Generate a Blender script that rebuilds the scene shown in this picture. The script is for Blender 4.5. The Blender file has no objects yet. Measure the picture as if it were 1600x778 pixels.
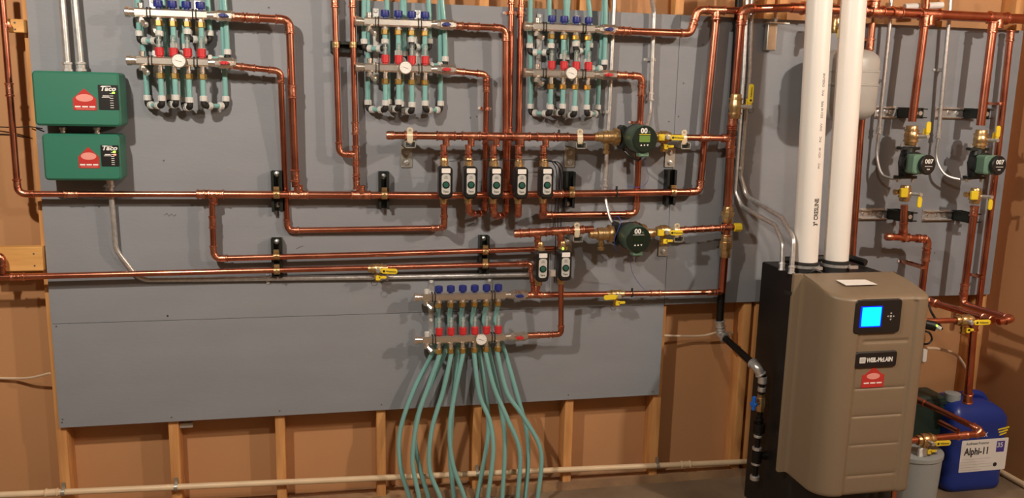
import bpy, math, random
from mathutils import Vector, Matrix
V = Vector
PI = math.pi
random.seed(7)
S = bpy.context.scene
COL = S.collection

# ------------------------------------------------------------ camera
CX, CY, CZ = 1.026, -3.332, 1.726          # metres; the wall panel's face is the plane y = 0
YAW, PITCH, ROLL, FPX = 0.2155, 0.1822, 0.0235, 1316.2
Fv = V((math.sin(YAW)*math.cos(PITCH), math.cos(YAW)*math.cos(PITCH), -math.sin(PITCH)))
R0 = V((math.cos(YAW), -math.sin(YAW), 0)); U0 = R0.cross(Fv)
Rv = R0*math.cos(ROLL) + U0*math.sin(ROLL); Uv = -R0*math.sin(ROLL) + U0*math.cos(ROLL)
cam = bpy.data.cameras.new('camera'); co = bpy.data.objects.new('camera', cam); COL.objects.link(co)
cam.sensor_width = 36; cam.lens = 36*FPX/1600; cam.clip_start = .05
co.matrix_world = Matrix(((Rv.x, Uv.x, -Fv.x, CX), (Rv.y, Uv.y, -Fv.y, CY), (Rv.z, Uv.z, -Fv.z, CZ), (0, 0, 0, 1)))
S.camera = co

# ------------------------------------------------------------ light
W = bpy.data.worlds.new('room'); S.world = W; W.use_nodes = True
W.node_tree.nodes['Background'].inputs[0].default_value = (1.0, .64, .38, 1)
W.node_tree.nodes['Background'].inputs[1].default_value = .055
def bulb(name, loc, power, col, rad):
    l = bpy.data.lights.new(name, 'POINT'); l.energy = power; l.color = col; l.shadow_soft_size = rad
    o = bpy.data.objects.new(name, l); o.location = loc; COL.objects.link(o)
bulb('ceiling_bulb', (0.05, -2.15, 2.80), 138, (1.0, .88, .75), .045)
bulb('ceiling_bulb', (3.90, -2.45, 2.75), 120, (1.0, .88, .75), .045)
bulb('ceiling_bulb', (1.75, -2.70, 2.75), 36, (1.0, .88, .75), .06)
S.view_settings.view_transform = 'Standard'
S.view_settings.look = 'None'
S.view_settings.gamma = 1
S.view_settings.use_curve_mapping = False
S.view_settings.exposure = 0.64

# ------------------------------------------------------------ points
def PX(px, py, d):
    """the point that stands d metres in front of the wall panel along a sight line"""
    v = Fv + Rv*((px-800)/FPX) - Uv*((py-389)/FPX)
    t = (-d - CY)/v.y
    return V((CX, CY, CZ)) + v*t
def pt(p): return p if isinstance(p, Vector) else PX(*p)

# ------------------------------------------------------------ materials
def mat(name, col, rough=.5, metal=0, noise=0, scale=20, col2=None, bump=0, bscale=60, spec=None, emit=None, estr=1, alpha=None, trans=0, stretch=None, coat=0):
    m = bpy.data.materials.new(name); m.use_nodes = True
    nt = m.node_tree; b = nt.nodes['Principled BSDF']
    b.inputs['Base Color'].default_value = (*col, 1)
    b.inputs['Roughness'].default_value = rough; b.inputs['Metallic'].default_value = metal
    if spec is not None: b.inputs['Specular IOR Level'].default_value = spec
    if coat: b.inputs['Coat Weight'].default_value = coat
    if emit: b.inputs['Emission Color'].default_value = (*emit, 1); b.inputs['Emission Strength'].default_value = estr
    if trans: b.inputs['Transmission Weight'].default_value = trans
    if alpha is not None: b.inputs['Alpha'].default_value = alpha
    tc = nt.nodes.new('ShaderNodeTexCoord'); mp = nt.nodes.new('ShaderNodeMapping')
    nt.links.new(tc.outputs['Object'], mp.inputs[0])
    if stretch: mp.inputs['Scale'].default_value = stretch
    if noise or col2:
        n = nt.nodes.new('ShaderNodeTexNoise'); n.inputs['Scale'].default_value = scale; n.inputs['Detail'].default_value = 6
        nt.links.new(mp.outputs[0], n.inputs[0])
        r = nt.nodes.new('ShaderNodeValToRGB'); r.color_ramp.elements[0].position = .35; r.color_ramp.elements[1].position = .68
        c2 = col2 if col2 else tuple(c*(1-noise) for c in col)
        r.color_ramp.elements[0].color = (*c2, 1); r.color_ramp.elements[1].color = (*col, 1)
        nt.links.new(n.outputs[0], r.inputs[0]); nt.links.new(r.outputs[0], b.inputs['Base Color'])
    if bump:
        n2 = nt.nodes.new('ShaderNodeTexNoise'); n2.inputs['Scale'].default_value = bscale; n2.inputs['Detail'].default_value = 4
        nt.links.new(mp.outputs[0], n2.inputs[0])
        bp = nt.nodes.new('ShaderNodeBump'); bp.inputs['Strength'].default_value = bump; bp.inputs['Distance'].default_value = .004
        nt.links.new(n2.outputs[0], bp.inputs['Height']); nt.links.new(bp.outputs[0], b.inputs['Normal'])
    return m
M = dict(
    paint=mat('grey_painted_plywood', (.240, .256, .282), .62, noise=.07, scale=3, bump=.12, bscale=35, stretch=(1, 1, 3)),
    drywall=mat('tan_wallboard', (.50, .255, .112), .75, noise=.08, scale=1.5, bump=.05),
    wood=mat('pine_stud', (.70, .36, .13), .6, col2=(.52, .24, .08), scale=6, stretch=(6, 6, .6), bump=.1),
    woodx=mat('pine_block', (.72, .40, .13), .6, col2=(.56, .29, .08), scale=5, stretch=(.6, 6, 6), bump=.1),
    plate=mat('dusty_sill_plate', (.42, .26, .13), .85, col2=(.24, .14, .08), scale=7, bump=.5, bscale=30),
    concrete=mat('dusty_concrete', (.27, .19, .12), .85, col2=(.15, .10, .06), scale=3, bump=.4, bscale=30),
    copper=mat('copper_tube', (.72, .29, .18), .27, 1, col2=(.50, .16, .10), scale=9, bump=.06, bscale=120),
    fitting=mat('copper_fitting', (.84, .38, .25), .30, 1, col2=(.50, .17, .10), scale=40, bump=.35, bscale=160),
    brass=mat('brass', (.78, .57, .30), .33, .9, col2=(.50, .32, .14), scale=30, bump=.15, bscale=120),
    brassnut=mat('yellow_brass_nut', (.90, .62, .22), .28, 1, noise=.1, scale=30),
    nickel=mat('nickel_plated_brass', (.86, .80, .72), .27, .92, noise=.12, scale=20, bump=.03),
    galv=mat('galvanised_steel', (.74, .74, .73), .32, .75, noise=.25, scale=60),
    zinc=mat('dull_zinc_plate', (.50, .49, .44), .45, .8, noise=.15, scale=30),
    cream=mat('cream_coated_clamp', (.80, .70, .50), .4, .5),
    strut=mat('black_strut', (.012, .016, .014), .38, .2, spec=.6),
    iron=mat('black_steel_pipe', (.02, .017, .015), .45, .6, noise=.3, scale=40),
    blackp=mat('black_plastic', (.012, .011, .011), .38),
    blackbox=mat('black_cabinet_paint', (.008, .007, .007), .5, noise=.2, scale=12),
    rubber=mat('black_rubber', (.012, .011, .010), .6),
    pex=mat('teal_pex', (.22, .47, .45), .22, noise=.12, scale=5, spec=.6, coat=.3),
    white=mat('white_plastic', (.60, .60, .57), .4),
    tag=mat('white_label', (.80, .78, .74), .5),
    greyp=mat('light_grey_plate', (.50, .50, .47), .45),
    pvc=mat('cream_white_pvc', (.82, .79, .74), .32, noise=.03, scale=4),
    cpvc=mat('ivory_plastic_pipe', (.74, .56, .36), .4, noise=.12, scale=8),
    yellow=mat('yellow_vinyl_handle', (.80, .60, .03), .38),
    red=mat('red_plastic', (.55, .03, .035), .35),
    blue=mat('dark_blue_plastic', (.02, .03, .20), .35),
    bluev=mat('bright_blue_handle', (.01, .12, .55), .4),
    green=mat('green_enamel', (.030, .175, .115), .42, noise=.05, scale=4, spec=.5),
    pump=mat('pump_green', (.045, .085, .060), .4),
    pump7=mat('light_pump_green', (.13, .24, .17), .45),
    pumpface=mat('pump_face_black', (.010, .018, .012), .3),
    knob=mat('green_button', (.02, .10, .07), .3),
    lcd=mat('olive_display', (.10, .16, .035), .3, emit=(.10, .18, .03), estr=.35),
    lcdoff=mat('dark_display', (.010, .022, .010), .25),
    glass=mat('clear_flow_tube', (.62, .74, .72), .08, trans=.75, alpha=.55),
    taupe=mat('taupe_boiler_jacket', (.215, .160, .103), .42, noise=.03, scale=3, spec=.45),
    screen=mat('lit_blue_screen', (.0, .3, .5), .3, emit=(0, .62, 1.0), estr=1.3),
    screenrim=mat('lit_screen_edge', (.0, .0, .5), .3, emit=(.0, .02, .8), estr=1.0),
    ledg=mat('green_light', (.2, .8, .05), .3, emit=(.35, 1, .05), estr=1.6),
    ledr=mat('red_light', (.8, .1, .05), .3, emit=(1, .2, .12), estr=1.6),
    labelred=mat('red_sticker', (.48, .035, .03), .35),
    pink=mat('faded_print', (.75, .30, .26), .4),
    ink=mat('black_ink', (.02, .02, .02), .5),
    white_ink=mat('white_ink', (.75, .75, .72), .5),
    purple=mat('purple_ink', (.06, .04, .30), .5),
    jug=mat('blue_jug_plastic', (.012, .035, .24), .35, bump=.05),
    tank=mat('grey_white_tank', (.42, .42, .40), .4),
    bucket=mat('grey_bucket', (.30, .33, .33), .45),
    dgreen=mat('dark_green_plastic', (.008, .028, .022), .45),
    wirek=mat('black_wire', (.012, .010, .010), .5),
    wireb=mat('blue_wire', (.05, .08, .40), .4),
    wirew=mat('ivory_cable', (.62, .48, .34), .5),
    caulk=mat('tape', (.62, .40, .26), .7),
    dark=mat('pencil_mark', (.10, .09, .09), .8),
)

# ------------------------------------------------------------ mesh building
ORG = {}
class MB:
    def __init__(s): s.v = []; s.f = []
    def add(s, vs, fs):
        o = len(s.v); s.v += [tuple(x) for x in vs]; s.f += [tuple(i+o for i in f) for f in fs]; return s
    def obj(s, name, m, parent=None, smooth=True, angle=35):
        me = bpy.data.meshes.new(name)
        org = ORG.get(parent.name, V((0, 0, 0))) if parent else V((0, 0, 0))
        me.from_pydata([(V(p)-org) for p in s.v], [], s.f)
        me.materials.append(M[m]); me.validate(); me.update()
        if smooth:
            me.shade_smooth(); me.set_sharp_from_angle(angle=math.radians(angle))
        o = bpy.data.objects.new(name, me); COL.objects.link(o)
        if parent: o.parent = parent; ORG[o.name] = org
        return o
    # ---- shapes
    def box(s, c, size, A=None):
        c = V(c); hx, hy, hz = [x/2 for x in size]
        A = A or Matrix.Identity(3)
        vs = [c + A @ V((x, y, z)) for x in (-hx, hx) for y in (-hy, hy) for z in (-hz, hz)]
        return s.add(vs, [(0, 1, 3, 2), (4, 6, 7, 5), (0, 4, 5, 1), (2, 3, 7, 6), (0, 2, 6, 4), (1, 5, 7, 3)])
    def tube(s, pts, r, n=14, caps=True):
        pts = [V(p) for p in pts]; N = len(pts)
        rr = r if isinstance(r, (list, tuple)) else [r]*N
        T = []
        for i in range(N):
            a = pts[max(i-1, 0)]; b = pts[min(i+1, N-1)]; T.append((b-a).normalized())
        ref = V((0, 0, 1)) if abs(T[0].z) < .9 else V((1, 0, 0))
        u = T[0].cross(ref).normalized(); vs = []
        for i in range(N):
            u = (u - T[i]*u.dot(T[i])).normalized(); w = T[i].cross(u)
            for k in range(n):
                a = 2*PI*k/n; vs.append(pts[i] + (u*math.cos(a)+w*math.sin(a))*rr[i])
        fs = [(i*n+k, i*n+(k+1) % n, (i+1)*n+(k+1) % n, (i+1)*n+k) for i in range(N-1) for k in range(n)]
        if caps: fs += [tuple(range(n))[::-1], tuple((N-1)*n+k for k in range(n))]
        return s.add(vs, fs)
    def lathe(s, o, ax, prof, n=20):
        o = V(o); ax = V(ax).normalized()
        return s.tube2([o+ax*t for t, r in prof], ax, [r for t, r in prof], n)
    def tube2(s, pts, ax, rr, n):
        ref = V((0, 0, 1)) if abs(ax.z) < .9 else V((1, 0, 0))
        u = ax.cross(ref).normalized(); w = ax.cross(u); vs = []
        for p, r in zip(pts, rr):
            for k in range(n):
                a = 2*PI*(k+.5)/n; vs.append(p + (u*math.cos(a)+w*math.sin(a))*max(r, 1e-5))
        N = len(pts)
        fs = [(i*n+k, i*n+(k+1) % n, (i+1)*n+(k+1) % n, (i+1)*n+k) for i in range(N-1) for k in range(n)]
        fs += [tuple(range(n))[::-1], tuple((N-1)*n+k for k in range(n))]
        return s.add(vs, fs)
    def prism(s, out, o, U, W, N, depth, ch=0):
        """outline out in the plane (U, W) at o, extruded along N by depth; far edge chamfered by ch"""
        o, U, W, N = V(o), V(U).normalized(), V(W).normalized(), V(N).normalized(); n = len(out)
        def ring(ins, t):
            res = []
            for i in range(n):
                a, b, c = V(out[i-1]), V(out[i]), V(out[(i+1) % n])
                e1 = (b-a).normalized(); e2 = (c-b).normalized()
                nn = V((-(e1.y+e2.y), e1.x+e2.x)); L = nn.length
                nn = nn/L if L > 1e-9 else V((0, 0))
                p = b + nn*ins; res.append(o + U*p.x + W*p.y + N*t)
            return res
        lay = [ring(0, 0), ring(0, depth-ch), ring(ch, depth)] if ch else [ring(0, 0), ring(0, depth)]
        vs = sum(lay, []); L = len(lay)
        fs = [(i*n+k, i*n+(k+1) % n, (i+1)*n+(k+1) % n, (i+1)*n+k) for i in range(L-1) for k in range(n)]
        fs += [tuple(range(n))[::-1], tuple((L-1)*n+k for k in range(n))]
        return s.add(vs, fs)
def rrect(w, h, r, k=5, cx=0, cy=0):
    o = []
    for sx, sy, a0 in ((1, 1, 0), (-1, 1, 90), (-1, -1, 180), (1, -1, 270)):
        for i in range(k+1):
            a = math.radians(a0+90*i/k); o.append((cx+sx*(w/2-r)+r*math.cos(a), cy+sy*(h/2-r)+r*math.sin(a)))
    return o
def circ(r, n=24, cx=0, cy=0): return [(cx+r*math.cos(2*PI*k/n), cy+r*math.sin(2*PI*k/n)) for k in range(n)]
def fillet(pts, R, k=7):
    pts = [V(p) for p in pts]; out = [pts[0]]; arcs = []
    for i in range(1, len(pts)-1):
        a, b, c = pts[i-1], pts[i], pts[i+1]
        d1 = (a-b); d2 = (c-b); l1, l2 = d1.length, d2.length; d1.normalize(); d2.normalize()
        ang = d1.angle(d2)
        if ang > math.radians(172): out.append(b); continue
        t = min(R/math.tan(ang/2), l1*.49, l2*.49); arc = []
        for j in range(k+1):
            q = j/k; arc.append((b+d1*t)*(1-q)**2 + b*2*q*(1-q) + (b+d2*t)*q*q)
        out += arc; arcs.append((arc, d1, d2))
    out.append(pts[-1]); return out, arcs
def catmull(pts, k=8):
    pts = [V(p) for p in pts]; P = [pts[0]*2-pts[1]] + pts + [pts[-1]*2-pts[-2]]; out = []
    for i in range(1, len(P)-2):
        for j in range(k):
            t = j/k; a, b, c, d = P[i-1], P[i], P[i+1], P[i+2]
            out.append(.5*((2*b)+(c-a)*t+(2*a-5*b+4*c-d)*t*t+(3*b-a-3*c+d)*t**3))
    out.append(pts[-1]); return out
Xa, Ya, Za = V((1, 0, 0)), V((0, 1, 0)), V((0, 0, 1))
FR = V((0, -1, 0))     # towards the room

LABELS = set()
def tag(o, label, cat, group=None):
    assert label not in LABELS or group, label
    LABELS.add(label); o['label'] = label; o['category'] = cat
    if group: o['group'] = group
    return o
def thing(name, label, cat, loc, rot=None, group=None, world=True):
    """Empty at the thing's base. world=True: its parts are built in world coordinates"""
    o = bpy.data.objects.new(name, None); COL.objects.link(o); o.empty_display_size = .05
    if rot is not None: o.matrix_world = Matrix.Translation(V(loc)) @ rot.to_4x4()
    else: o.location = V(loc)
    ORG[o.name] = V(loc) if world else V((0, 0, 0))
    return tag(o, label, cat, group)
def struct(o): o['kind'] = 'structure'; return o
def lettering(txt, size, m, parent, o, U=Xa, W=Za, N=FR, align='CENTER', shear=0, spacing=1, squeeze=1, bold=0):
    """raised print: baseline centre at o, along U, up W, facing N; local or world as the parent"""
    c = bpy.data.curves.new('lettering', 'FONT'); c.body = txt; c.size = size; c.align_x = align; c.extrude = .0004
    c.shear = shear; c.space_character = spacing; c.offset = bold*size; c.resolution_u = 2
    t = bpy.data.objects.new('tmp', c); COL.objects.link(t)
    me = bpy.data.meshes.new_from_object(t.evaluated_get(bpy.context.evaluated_depsgraph_get()))
    bpy.data.objects.remove(t)
    mb = MB(); o = V(o)
    mb.add([o+V(U)*p.co.x*squeeze+V(W)*p.co.y+V(N)*p.co.z for p in me.vertices], [tuple(f.vertices) for f in me.polygons])
    bpy.data.meshes.remove(me)
    return mb.obj('lettering', m, parent, smooth=False)

# ------------------------------------------------------------ the room
def slab(name, a, b, m, parent=None):
    mb = MB(); a, b = V(a), V(b); mb.box((a+b)/2, b-a); return mb.obj(name, m, parent, smooth=False)
struct(slab('floor', (-1.5, -4.6, -.1), (4.35, .2, 0), 'concrete'))
struct(slab('wall_back', (-1.5, .107, 0), (4.35, .2, 2.95), 'drywall'))
struct(slab('wall_right', (4.17, -4.0, 0), (4.35, .107, 2.95), 'drywall'))
struct(slab('trim_1', (-1.5, .018, 0), (4.17, .107, .04), 'plate'))
struct(slab('trim_2', (-1.5, .018, 2.60), (4.17, .107, 2.72), 'wood'))
SW = .4064
stud_lab = ['pine stud along the left edge of the grey plywood', 'second pine stud from the left below the plywood',
  'third pine stud from the left below the plywood', 'pine stud left of the hanging teal tubes', 'pine stud behind the hanging teal tubes',
  'pine stud right of the hanging teal tubes', 'pine stud at the right end of the lower plywood strip', 'pine stud left of the black boiler cabinet',
  'pine stud behind the black boiler cabinet', 'pine stud above the panel behind the boiler', 'pine stud at the right corner above the blue jug']
for k in range(11):
    x = SW*k; mb = MB()
    z1 = 2.60
    mb.prism(rrect(.038, .089, .003, 2), (x, .0625, .04), Xa, Ya, Za, z1-.04)
    tag(mb.obj('wall_stud', 'wood'), stud_lab[k], 'stud', 'wall studs')
mb = MB(); mb.prism(rrect(.038, .089, .003, 2), (2.905, .0625, .04), Xa, Ya, Za, 2.56)
tag(mb.obj('wall_stud', 'wood'), 'doubled pine stud right beside the black boiler cabinet', 'stud', 'wall studs')

PT = .018
def panel(label, x0, x1, z0, z1, screws):
    root = thing('plywood_panel', label, 'panel', (x0, 0, z0))
    mb = MB(); w, h = x1-x0, z1-z0
    mb.prism(rrect(w-.0016, h-.0016, .002, 1, w/2, h/2), (x0, PT, z0), Xa, Za, FR, PT, .0006); mb.obj('board', 'paint', root, smooth=False)
    for q in screws:
        s = MB(); s.lathe(PX(*q, -.0006), FR, [(0, .0035), (.0012, .0035)], 8); s.obj('screw', 'dark', root)
    return root
SEAM = .84
panel('long grey painted plywood strip below the seam, bare studs under it', 0, 2.438, SEAM-.411, SEAM,
      [(88, 510), (98, 655), (97, 660), (268, 652), (262, 494), (437, 642), (596, 632), (888, 617), (1020, 612)])
panel('large grey painted plywood sheet behind most of the copper pipes', 0, 2.438, SEAM, SEAM+1.219,
      [(155, 323), (262, 508-15), (256, 251), (420, 12), (745, 182), (735, 184), (1045, 190)])
panel('grey painted plywood sheet behind the boiler vents and pumps', 2.438, 4.085, SEAM, SEAM+1.219,
      [(1098, 70), (1068, 130), (1060, 182), (1460, 395)])
def scribble(label, pts, m='dark'):
    mb = MB(); mb.tube([PX(x, y, .0004) for x, y in pts], .0011, 5); tag(mb.obj('pencil_mark', m), label, 'mark')
scribble('small pencil scribble on the grey plywood below the lower green box', [(257, 336), (261, 333), (264, 338), (268, 334), (272, 338), (275, 335)])
scribble('thin curved scratch on the grey plywood under the long copper pipe', [(463, 389), (468, 386), (474, 384)])
# seam cover: a thin gap line comes from the boards themselves; drywall tape at the right wall
mb = MB(); mb.box((4.1697, -1.2, 1.22), (.0008, 2.3, .03)); struct(mb.obj('trim_3', 'caulk', smooth=False))

# ------------------------------------------------------------ pipes
def bead(mb, p, t, r):
    mb.lathe(p-t*.004, t, [(0, r*1.0), (.002, r*1.16), (.006, r*1.16), (.008, r*1.0)], 14)
def pipe(label, pts, r, R=.03, name='copper_pipe', m='copper', fm='fitting', cat='pipe', group=None, couple=(), tees=(), elbows=True, sleeve=1.13, n=14, cap=None, reach=.016):
    P = [pt(p) for p in pts]
    root = thing(name, label, cat, P[0], group=group)
    path, arcs = fillet(P, R)
    mb = MB(); mb.tube(path, r, n); mb.obj('tube', m, root)
    if elbows:
        for arc, d1, d2 in arcs:
            e = MB(); pts2 = [arc[0]+d1*reach] + arc + [arc[-1]+d2*reach]
            e.tube(pts2, r*sleeve, n); bead(e, pts2[0], -d1, r*sleeve); bead(e, pts2[-1], d2, r*sleeve)
            e.obj('elbow', fm, root)
    def at(i, t): return P[i].lerp(P[i+1], t), (P[i+1]-P[i]).normalized()
    for i, t in couple:
        c, dr = at(i, t); e = MB(); e.tube([c-dr*.02, c+dr*.02], r*sleeve, n); bead(e, c-dr*.02, dr, r*sleeve); bead(e, c+dr*.02, dr, r*sleeve)
        e.obj('coupling', fm, root)
    for tee in tees:
        i, t, q = tee[:3]; c, dr = at(i, t); q = V(q).normalized(); e = MB(); r2 = tee[3] if len(tee) > 3 else r
        a = r*1.5+.012
        e.tube([c-dr*a, c+dr*a], r*sleeve, n); bead(e, c-dr*a, dr, r*sleeve); bead(e, c+dr*a, dr, r*sleeve)
        e.tube([c, c+q*r*1.2, c+q*(r+.020)], [r*1.05, r2*sleeve*1.08, r2*sleeve], n); bead(e, c+q*(r+.020), q, r2*sleeve)
        e.obj('tee', fm, root)
    if cap:
        for w in cap:
            a, b = (P[0], P[1]) if w == 0 else (P[-1], P[-2]); dr = (a-b).normalized()
            e = MB(); e.lathe(a-dr*.022, dr, [(0, r*1.0), (.002, r*sleeve), (.024, r*sleeve), (.030, r*.9)], n); e.obj('cap', fm, root)
    return root
R1, R34 = .0143, .0112
DN, UP, RT, LF = (0, 0, -1), (0, 0, 1), (1, 0, 0), (-1, 0, 0)
DM = .056      # the long main pipe stands off on its struts
pipe('thin copper pipe down the far left edge turning right into the long main pipe', [(1, -30, DM), (28, 303, DM), (318, 303.5, DM)], R34, couple=[(0, .5), (1, .28)], reach=.02)
pipe('long horizontal copper main pipe across the struts, rising at its right end', [(318, 303.5, DM), (700, 305.5, DM), (1093, 299.5, DM), (1120, 18, DM)], R1,
     tees=[(0, .04, DN, R34), (0, .375, UP), (0, .63, UP), (1, .24, UP)], couple=[(1, .42), (0, .0)])
pipe('copper drop pipe from the main turning right beneath the lower strut', [(331, 312, DM), (334, 404, DM), (580, 397.5, DM), (866, 388, DM)], R34, couple=[(0, .38)])
pipe('copper pipe from the top left manifold down to the main pipe', [(360, 26.3, .078), (452, 31, .072), (462, 292, DM)], R1, couple=[(0, .12), (0, .38), (1, .93), (1, .42)])
pipe('copper pipe from the top left manifold passing behind the main to the first zone valve',
     [(361, 102.5, .095), (438, 111, .07), (446, 300, .018), (449, 360, .018), (692, 356, .03), (694, 352, .118), (693.5, 306, .128)], R34, R=.025, couple=[(0, .1), (0, .35), (5, .5)])
pipe('left copper riser of the two beside the middle manifold, hooking into its neighbour', [(522, -20, DM), (530, 241, DM), (553, 241.5, DM)], R34, R=.028, couple=[(0, .08)])
pipe('right copper riser of the two beside the middle manifold, joining the main', [(550, -20, DM), (556, 241, DM), (557, 294, DM)], R34, tees=[(0, 1, LF)], couple=[(1, .45), (1, .85), (0, .08), (0, .84)])
pipe('copper pipe from the middle manifold top outlet down to the main', [(706, 40, .078), (790, 44, .066), (790, 298, DM)], R34*1.12, couple=[(0, .1), (0, .4), (1, .96)])
pipe('copper pipe from the middle manifold lower outlet looping up into the second zone valve',
     [(706, 110.5, .095), (760, 116, .05), (757, 334, .018), (733, 333, .118), (732, 305, .128)], R34, R=.024, couple=[(0, .2), (1, .05), (1, .08), (1, .45), (3, .4)])
pipe('copper riser from the ceiling looping up into the third zone valve', [(799, -20, .018), (797, 150, .018), (791, 336, .018), (772, 338, .118), (771, 306, .128)], R34, R=.024, couple=[(0, .1), (1, .3), (3, .4)])
pipe('copper riser from the ceiling bending into the fourth zone valve', [(815, -20, .018), (809, 334, .018), (810, 336, .118), (810, 306, .128)], R34, R=.024, couple=[(0, .1), (2, .5)])
pipe('copper pipe from the right manifold behind the digital pump to the fifth zone valve',
     [(957, 117, .095), (1003, 119, .06), (994, 334, .018), (848, 336, .045), (849, 334, .118), (849, 306, .128)], R1*.9, R=.028, couple=[(0, .3), (1, .1), (3, .0), (4, .4)])
pipe('copper pipe from the right manifold top outlet stepping up to the riser', [(962, 48, .078), (1079, 52.5, .075), (1090, 15, .08), (1162, 17, .09)], R1, R=.03, tees=[(2, .40, DN)], couple=[(0, .04), (0, .12)])
pipe('thick vertical copper riser left of the bent steel conduits', [(1128, 455, .06), (1136, 355, .075), (1142, 216, .10), (1151, 120, .11), (1160, 14, .115), (1240, 12, .115)], .0170, R=.035,
     couple=[(3, .85), (2, .1), (2, .3), (1, .12), (1, .85), (0, .8)], tees=[(2, .0, LF, R1)])
pipe('lower copper return pipe from the bottom manifold to the riser', [(818, 461.3, .078), (1128, 456.5, .06), (1129, 440, .06)], R34*1.05, R=.02, tees=[(0, .05, UP)], couple=[(0, .1), (0, .65), (0, .95)])
pipe('copper pipe crossing low from the left edge to the zone valves', [(-30, 434, DM), (84, 431, DM), (570, 418.5, DM), (829, 412, DM), (834, 452, .075)], R34, R=.02, couple=[(0, .5), (2, .95), (3, .5)])
pipe('short copper stub elbow at the far left edge beside the wooden block', [(-25, 398, DM), (4, 400, DM), (4, 428, DM)], R34, R=.02)
pipe('copper drop from the right lower zone valve to the bottom manifold', [(876.5, 437, .128), (876.5, 522, .105), (818, 524.5, .095)], R34, R=.018, couple=[(1, .75), (1, .45)])
pipe('copper stub from the left lower zone valve down to the return pipe', [(841.5, 437, .125), (840, 450, .10), (838, 458, .08)], R34, R=.01)

HD = .13
h1 = pipe('upper copper header with five drops to the zone valves', [(607, 211.5, HD), (936, 214.7, HD)], R1, cap=[0],
     tees=[(0, (x-607)/329, DN, R34) for x in (693.5, 732, 771, 810, 849.5)], couple=[(0, .10), (0, .82)])
h2 = pipe('short lower copper header with two drops to the zone valves', [(806, 365, HD), (927, 358, HD)], R1, cap=[0],
     tees=[(0, .28, DN, R34), (0, .57, DN, R34)], couple=[(0, .12), (0, .8)])
pipe('copper link from the upper digital pump to the thick riser', [(1052, 214.5, HD), (1140, 216, .10)], R1*.9, couple=[(0, .55)])
pipe('copper link from the lower digital pump to the thick riser', [(1054, 360, HD), (1135, 355.5, .085), (1148, 355, .085)], R1*.85, couple=[(0, .12), (0, .3), (0, .45), (0, .62), (0, .8)])
mb = MB(); mb.lathe(PX(1146, 355, .085), Xa, [(0, .014), (.003, .019), (.032, .019), (.034, .015)], 8)
tag(mb.obj('hex_plug', 'yellow'), 'yellow hexagonal cap on the end of the lower pump link', 'cap')

# top right header and its branches
DT = .10
pipe('thick copper header crossing behind the white vents along the top right', [(1236, 12, .115), (1300, 15, DT), (1620, 31, DT)], .021, R=.03, tees=[(1, .46, DN), (1, .80, DN), (0, .5, UP), (1, .19, UP)], couple=[(1, .16), (1, .3)])
pipe('copper pipe stub rising behind the right white vent', [(1367, -20, DT), (1363, 14, DT)], R1, couple=[(0, .9)])
pipe('thin copper pipe rising above the header beside a white tag', [(1450, -20, DT), (1447, 14, DT)], R34)
pipe('thin copper pipe from the header passing behind the grey tank to the boiler', [(1363, 36, .03), (1345, 200, .03), (1330, 420, .03)], R1*1.05, couple=[(0, .2)])
DP = .13
pipe('copper pipe coming down to the left single speed pump', [(1446, 28, DP), (1425, 190, DP)], .0165, couple=[(0, .03)])
pipe('copper pipe coming down to the right single speed pump', [(1552, 38, DP), (1532, 196, DP)], .0175, couple=[(0, .03)])
pipe('rightmost copper pipe, running down behind the pumps to the lower right', [(1579, 52, .05), (1557, 255, .05), (1528, 486, .05)], R1, couple=[(0, .02)])
pipe('copper pipe below the left pump with a side stub, jogging right and down', [(1413, 320, DP), (1411, 368, DP), (1413, 371, DP), (1450, 373.5, DP), (1437, 480, DP)], R1*1.05, R=.028, couple=[(0, .75), (2, .7), (3, .25)])
pipe('short capped copper stub pointing left below the left pump', [(1411, 371, DP), (1386, 370, DP)], R1*1.05, cap=[1])
pipe('straight copper pipe below the right pump running down to the diagonal pipes', [(1523, 322, DP), (1504, 474, DP), (1545, 493, .26)], R1*1.08, R=.03, couple=[(0, .85), (0, .05)])

# the pipes that run forward from the wall beside the boiler
pipe('upper diagonal copper pipe right of the boiler', [(1437, 462, DP), (1455, 472, .16), (1548, 500, .48)], R1*1.05, couple=[(1, .95)])
pipe('outer diagonal copper pipe ending at the yellow lever valve', [(1505, 476, DP), (1581, 498, .50), (1560, 503, .50)], R1, R=.02)
pipe('copper pipe into the boiler side at screen height', [V((3.175, -.50, PX(1443, 502, .5).z)), (1443, 502, .50), (1506, 500, .50)], R34)
pipe('copper pipe from the lever valve turning downwards behind the blue jug', [(1530, 500, .42), (1521, 505, .42), (1512, 625, .36)], R1*1.15, R=.02, couple=[(1, .97)])
pipe('upper slanting copper pipe in front of the blue jug', [(1432, 624, .30), (1533, 672, .55), (1524, 679, .55)], R34*1.15, R=.02, couple=[(0, .05)])
pipe('short slanting copper pipe just below the upper one in front of the jug', [(1468, 659, .42), (1497, 674, .52)], R34)
pipe('copper pipe running level from the jug into the boiler side', [(1536, 677, .55), (1425, 688, .55), V((3.175, -.55, PX(1420, 688.5, .55).z))], R34*1.25, couple=[(0, .3)])

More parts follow.
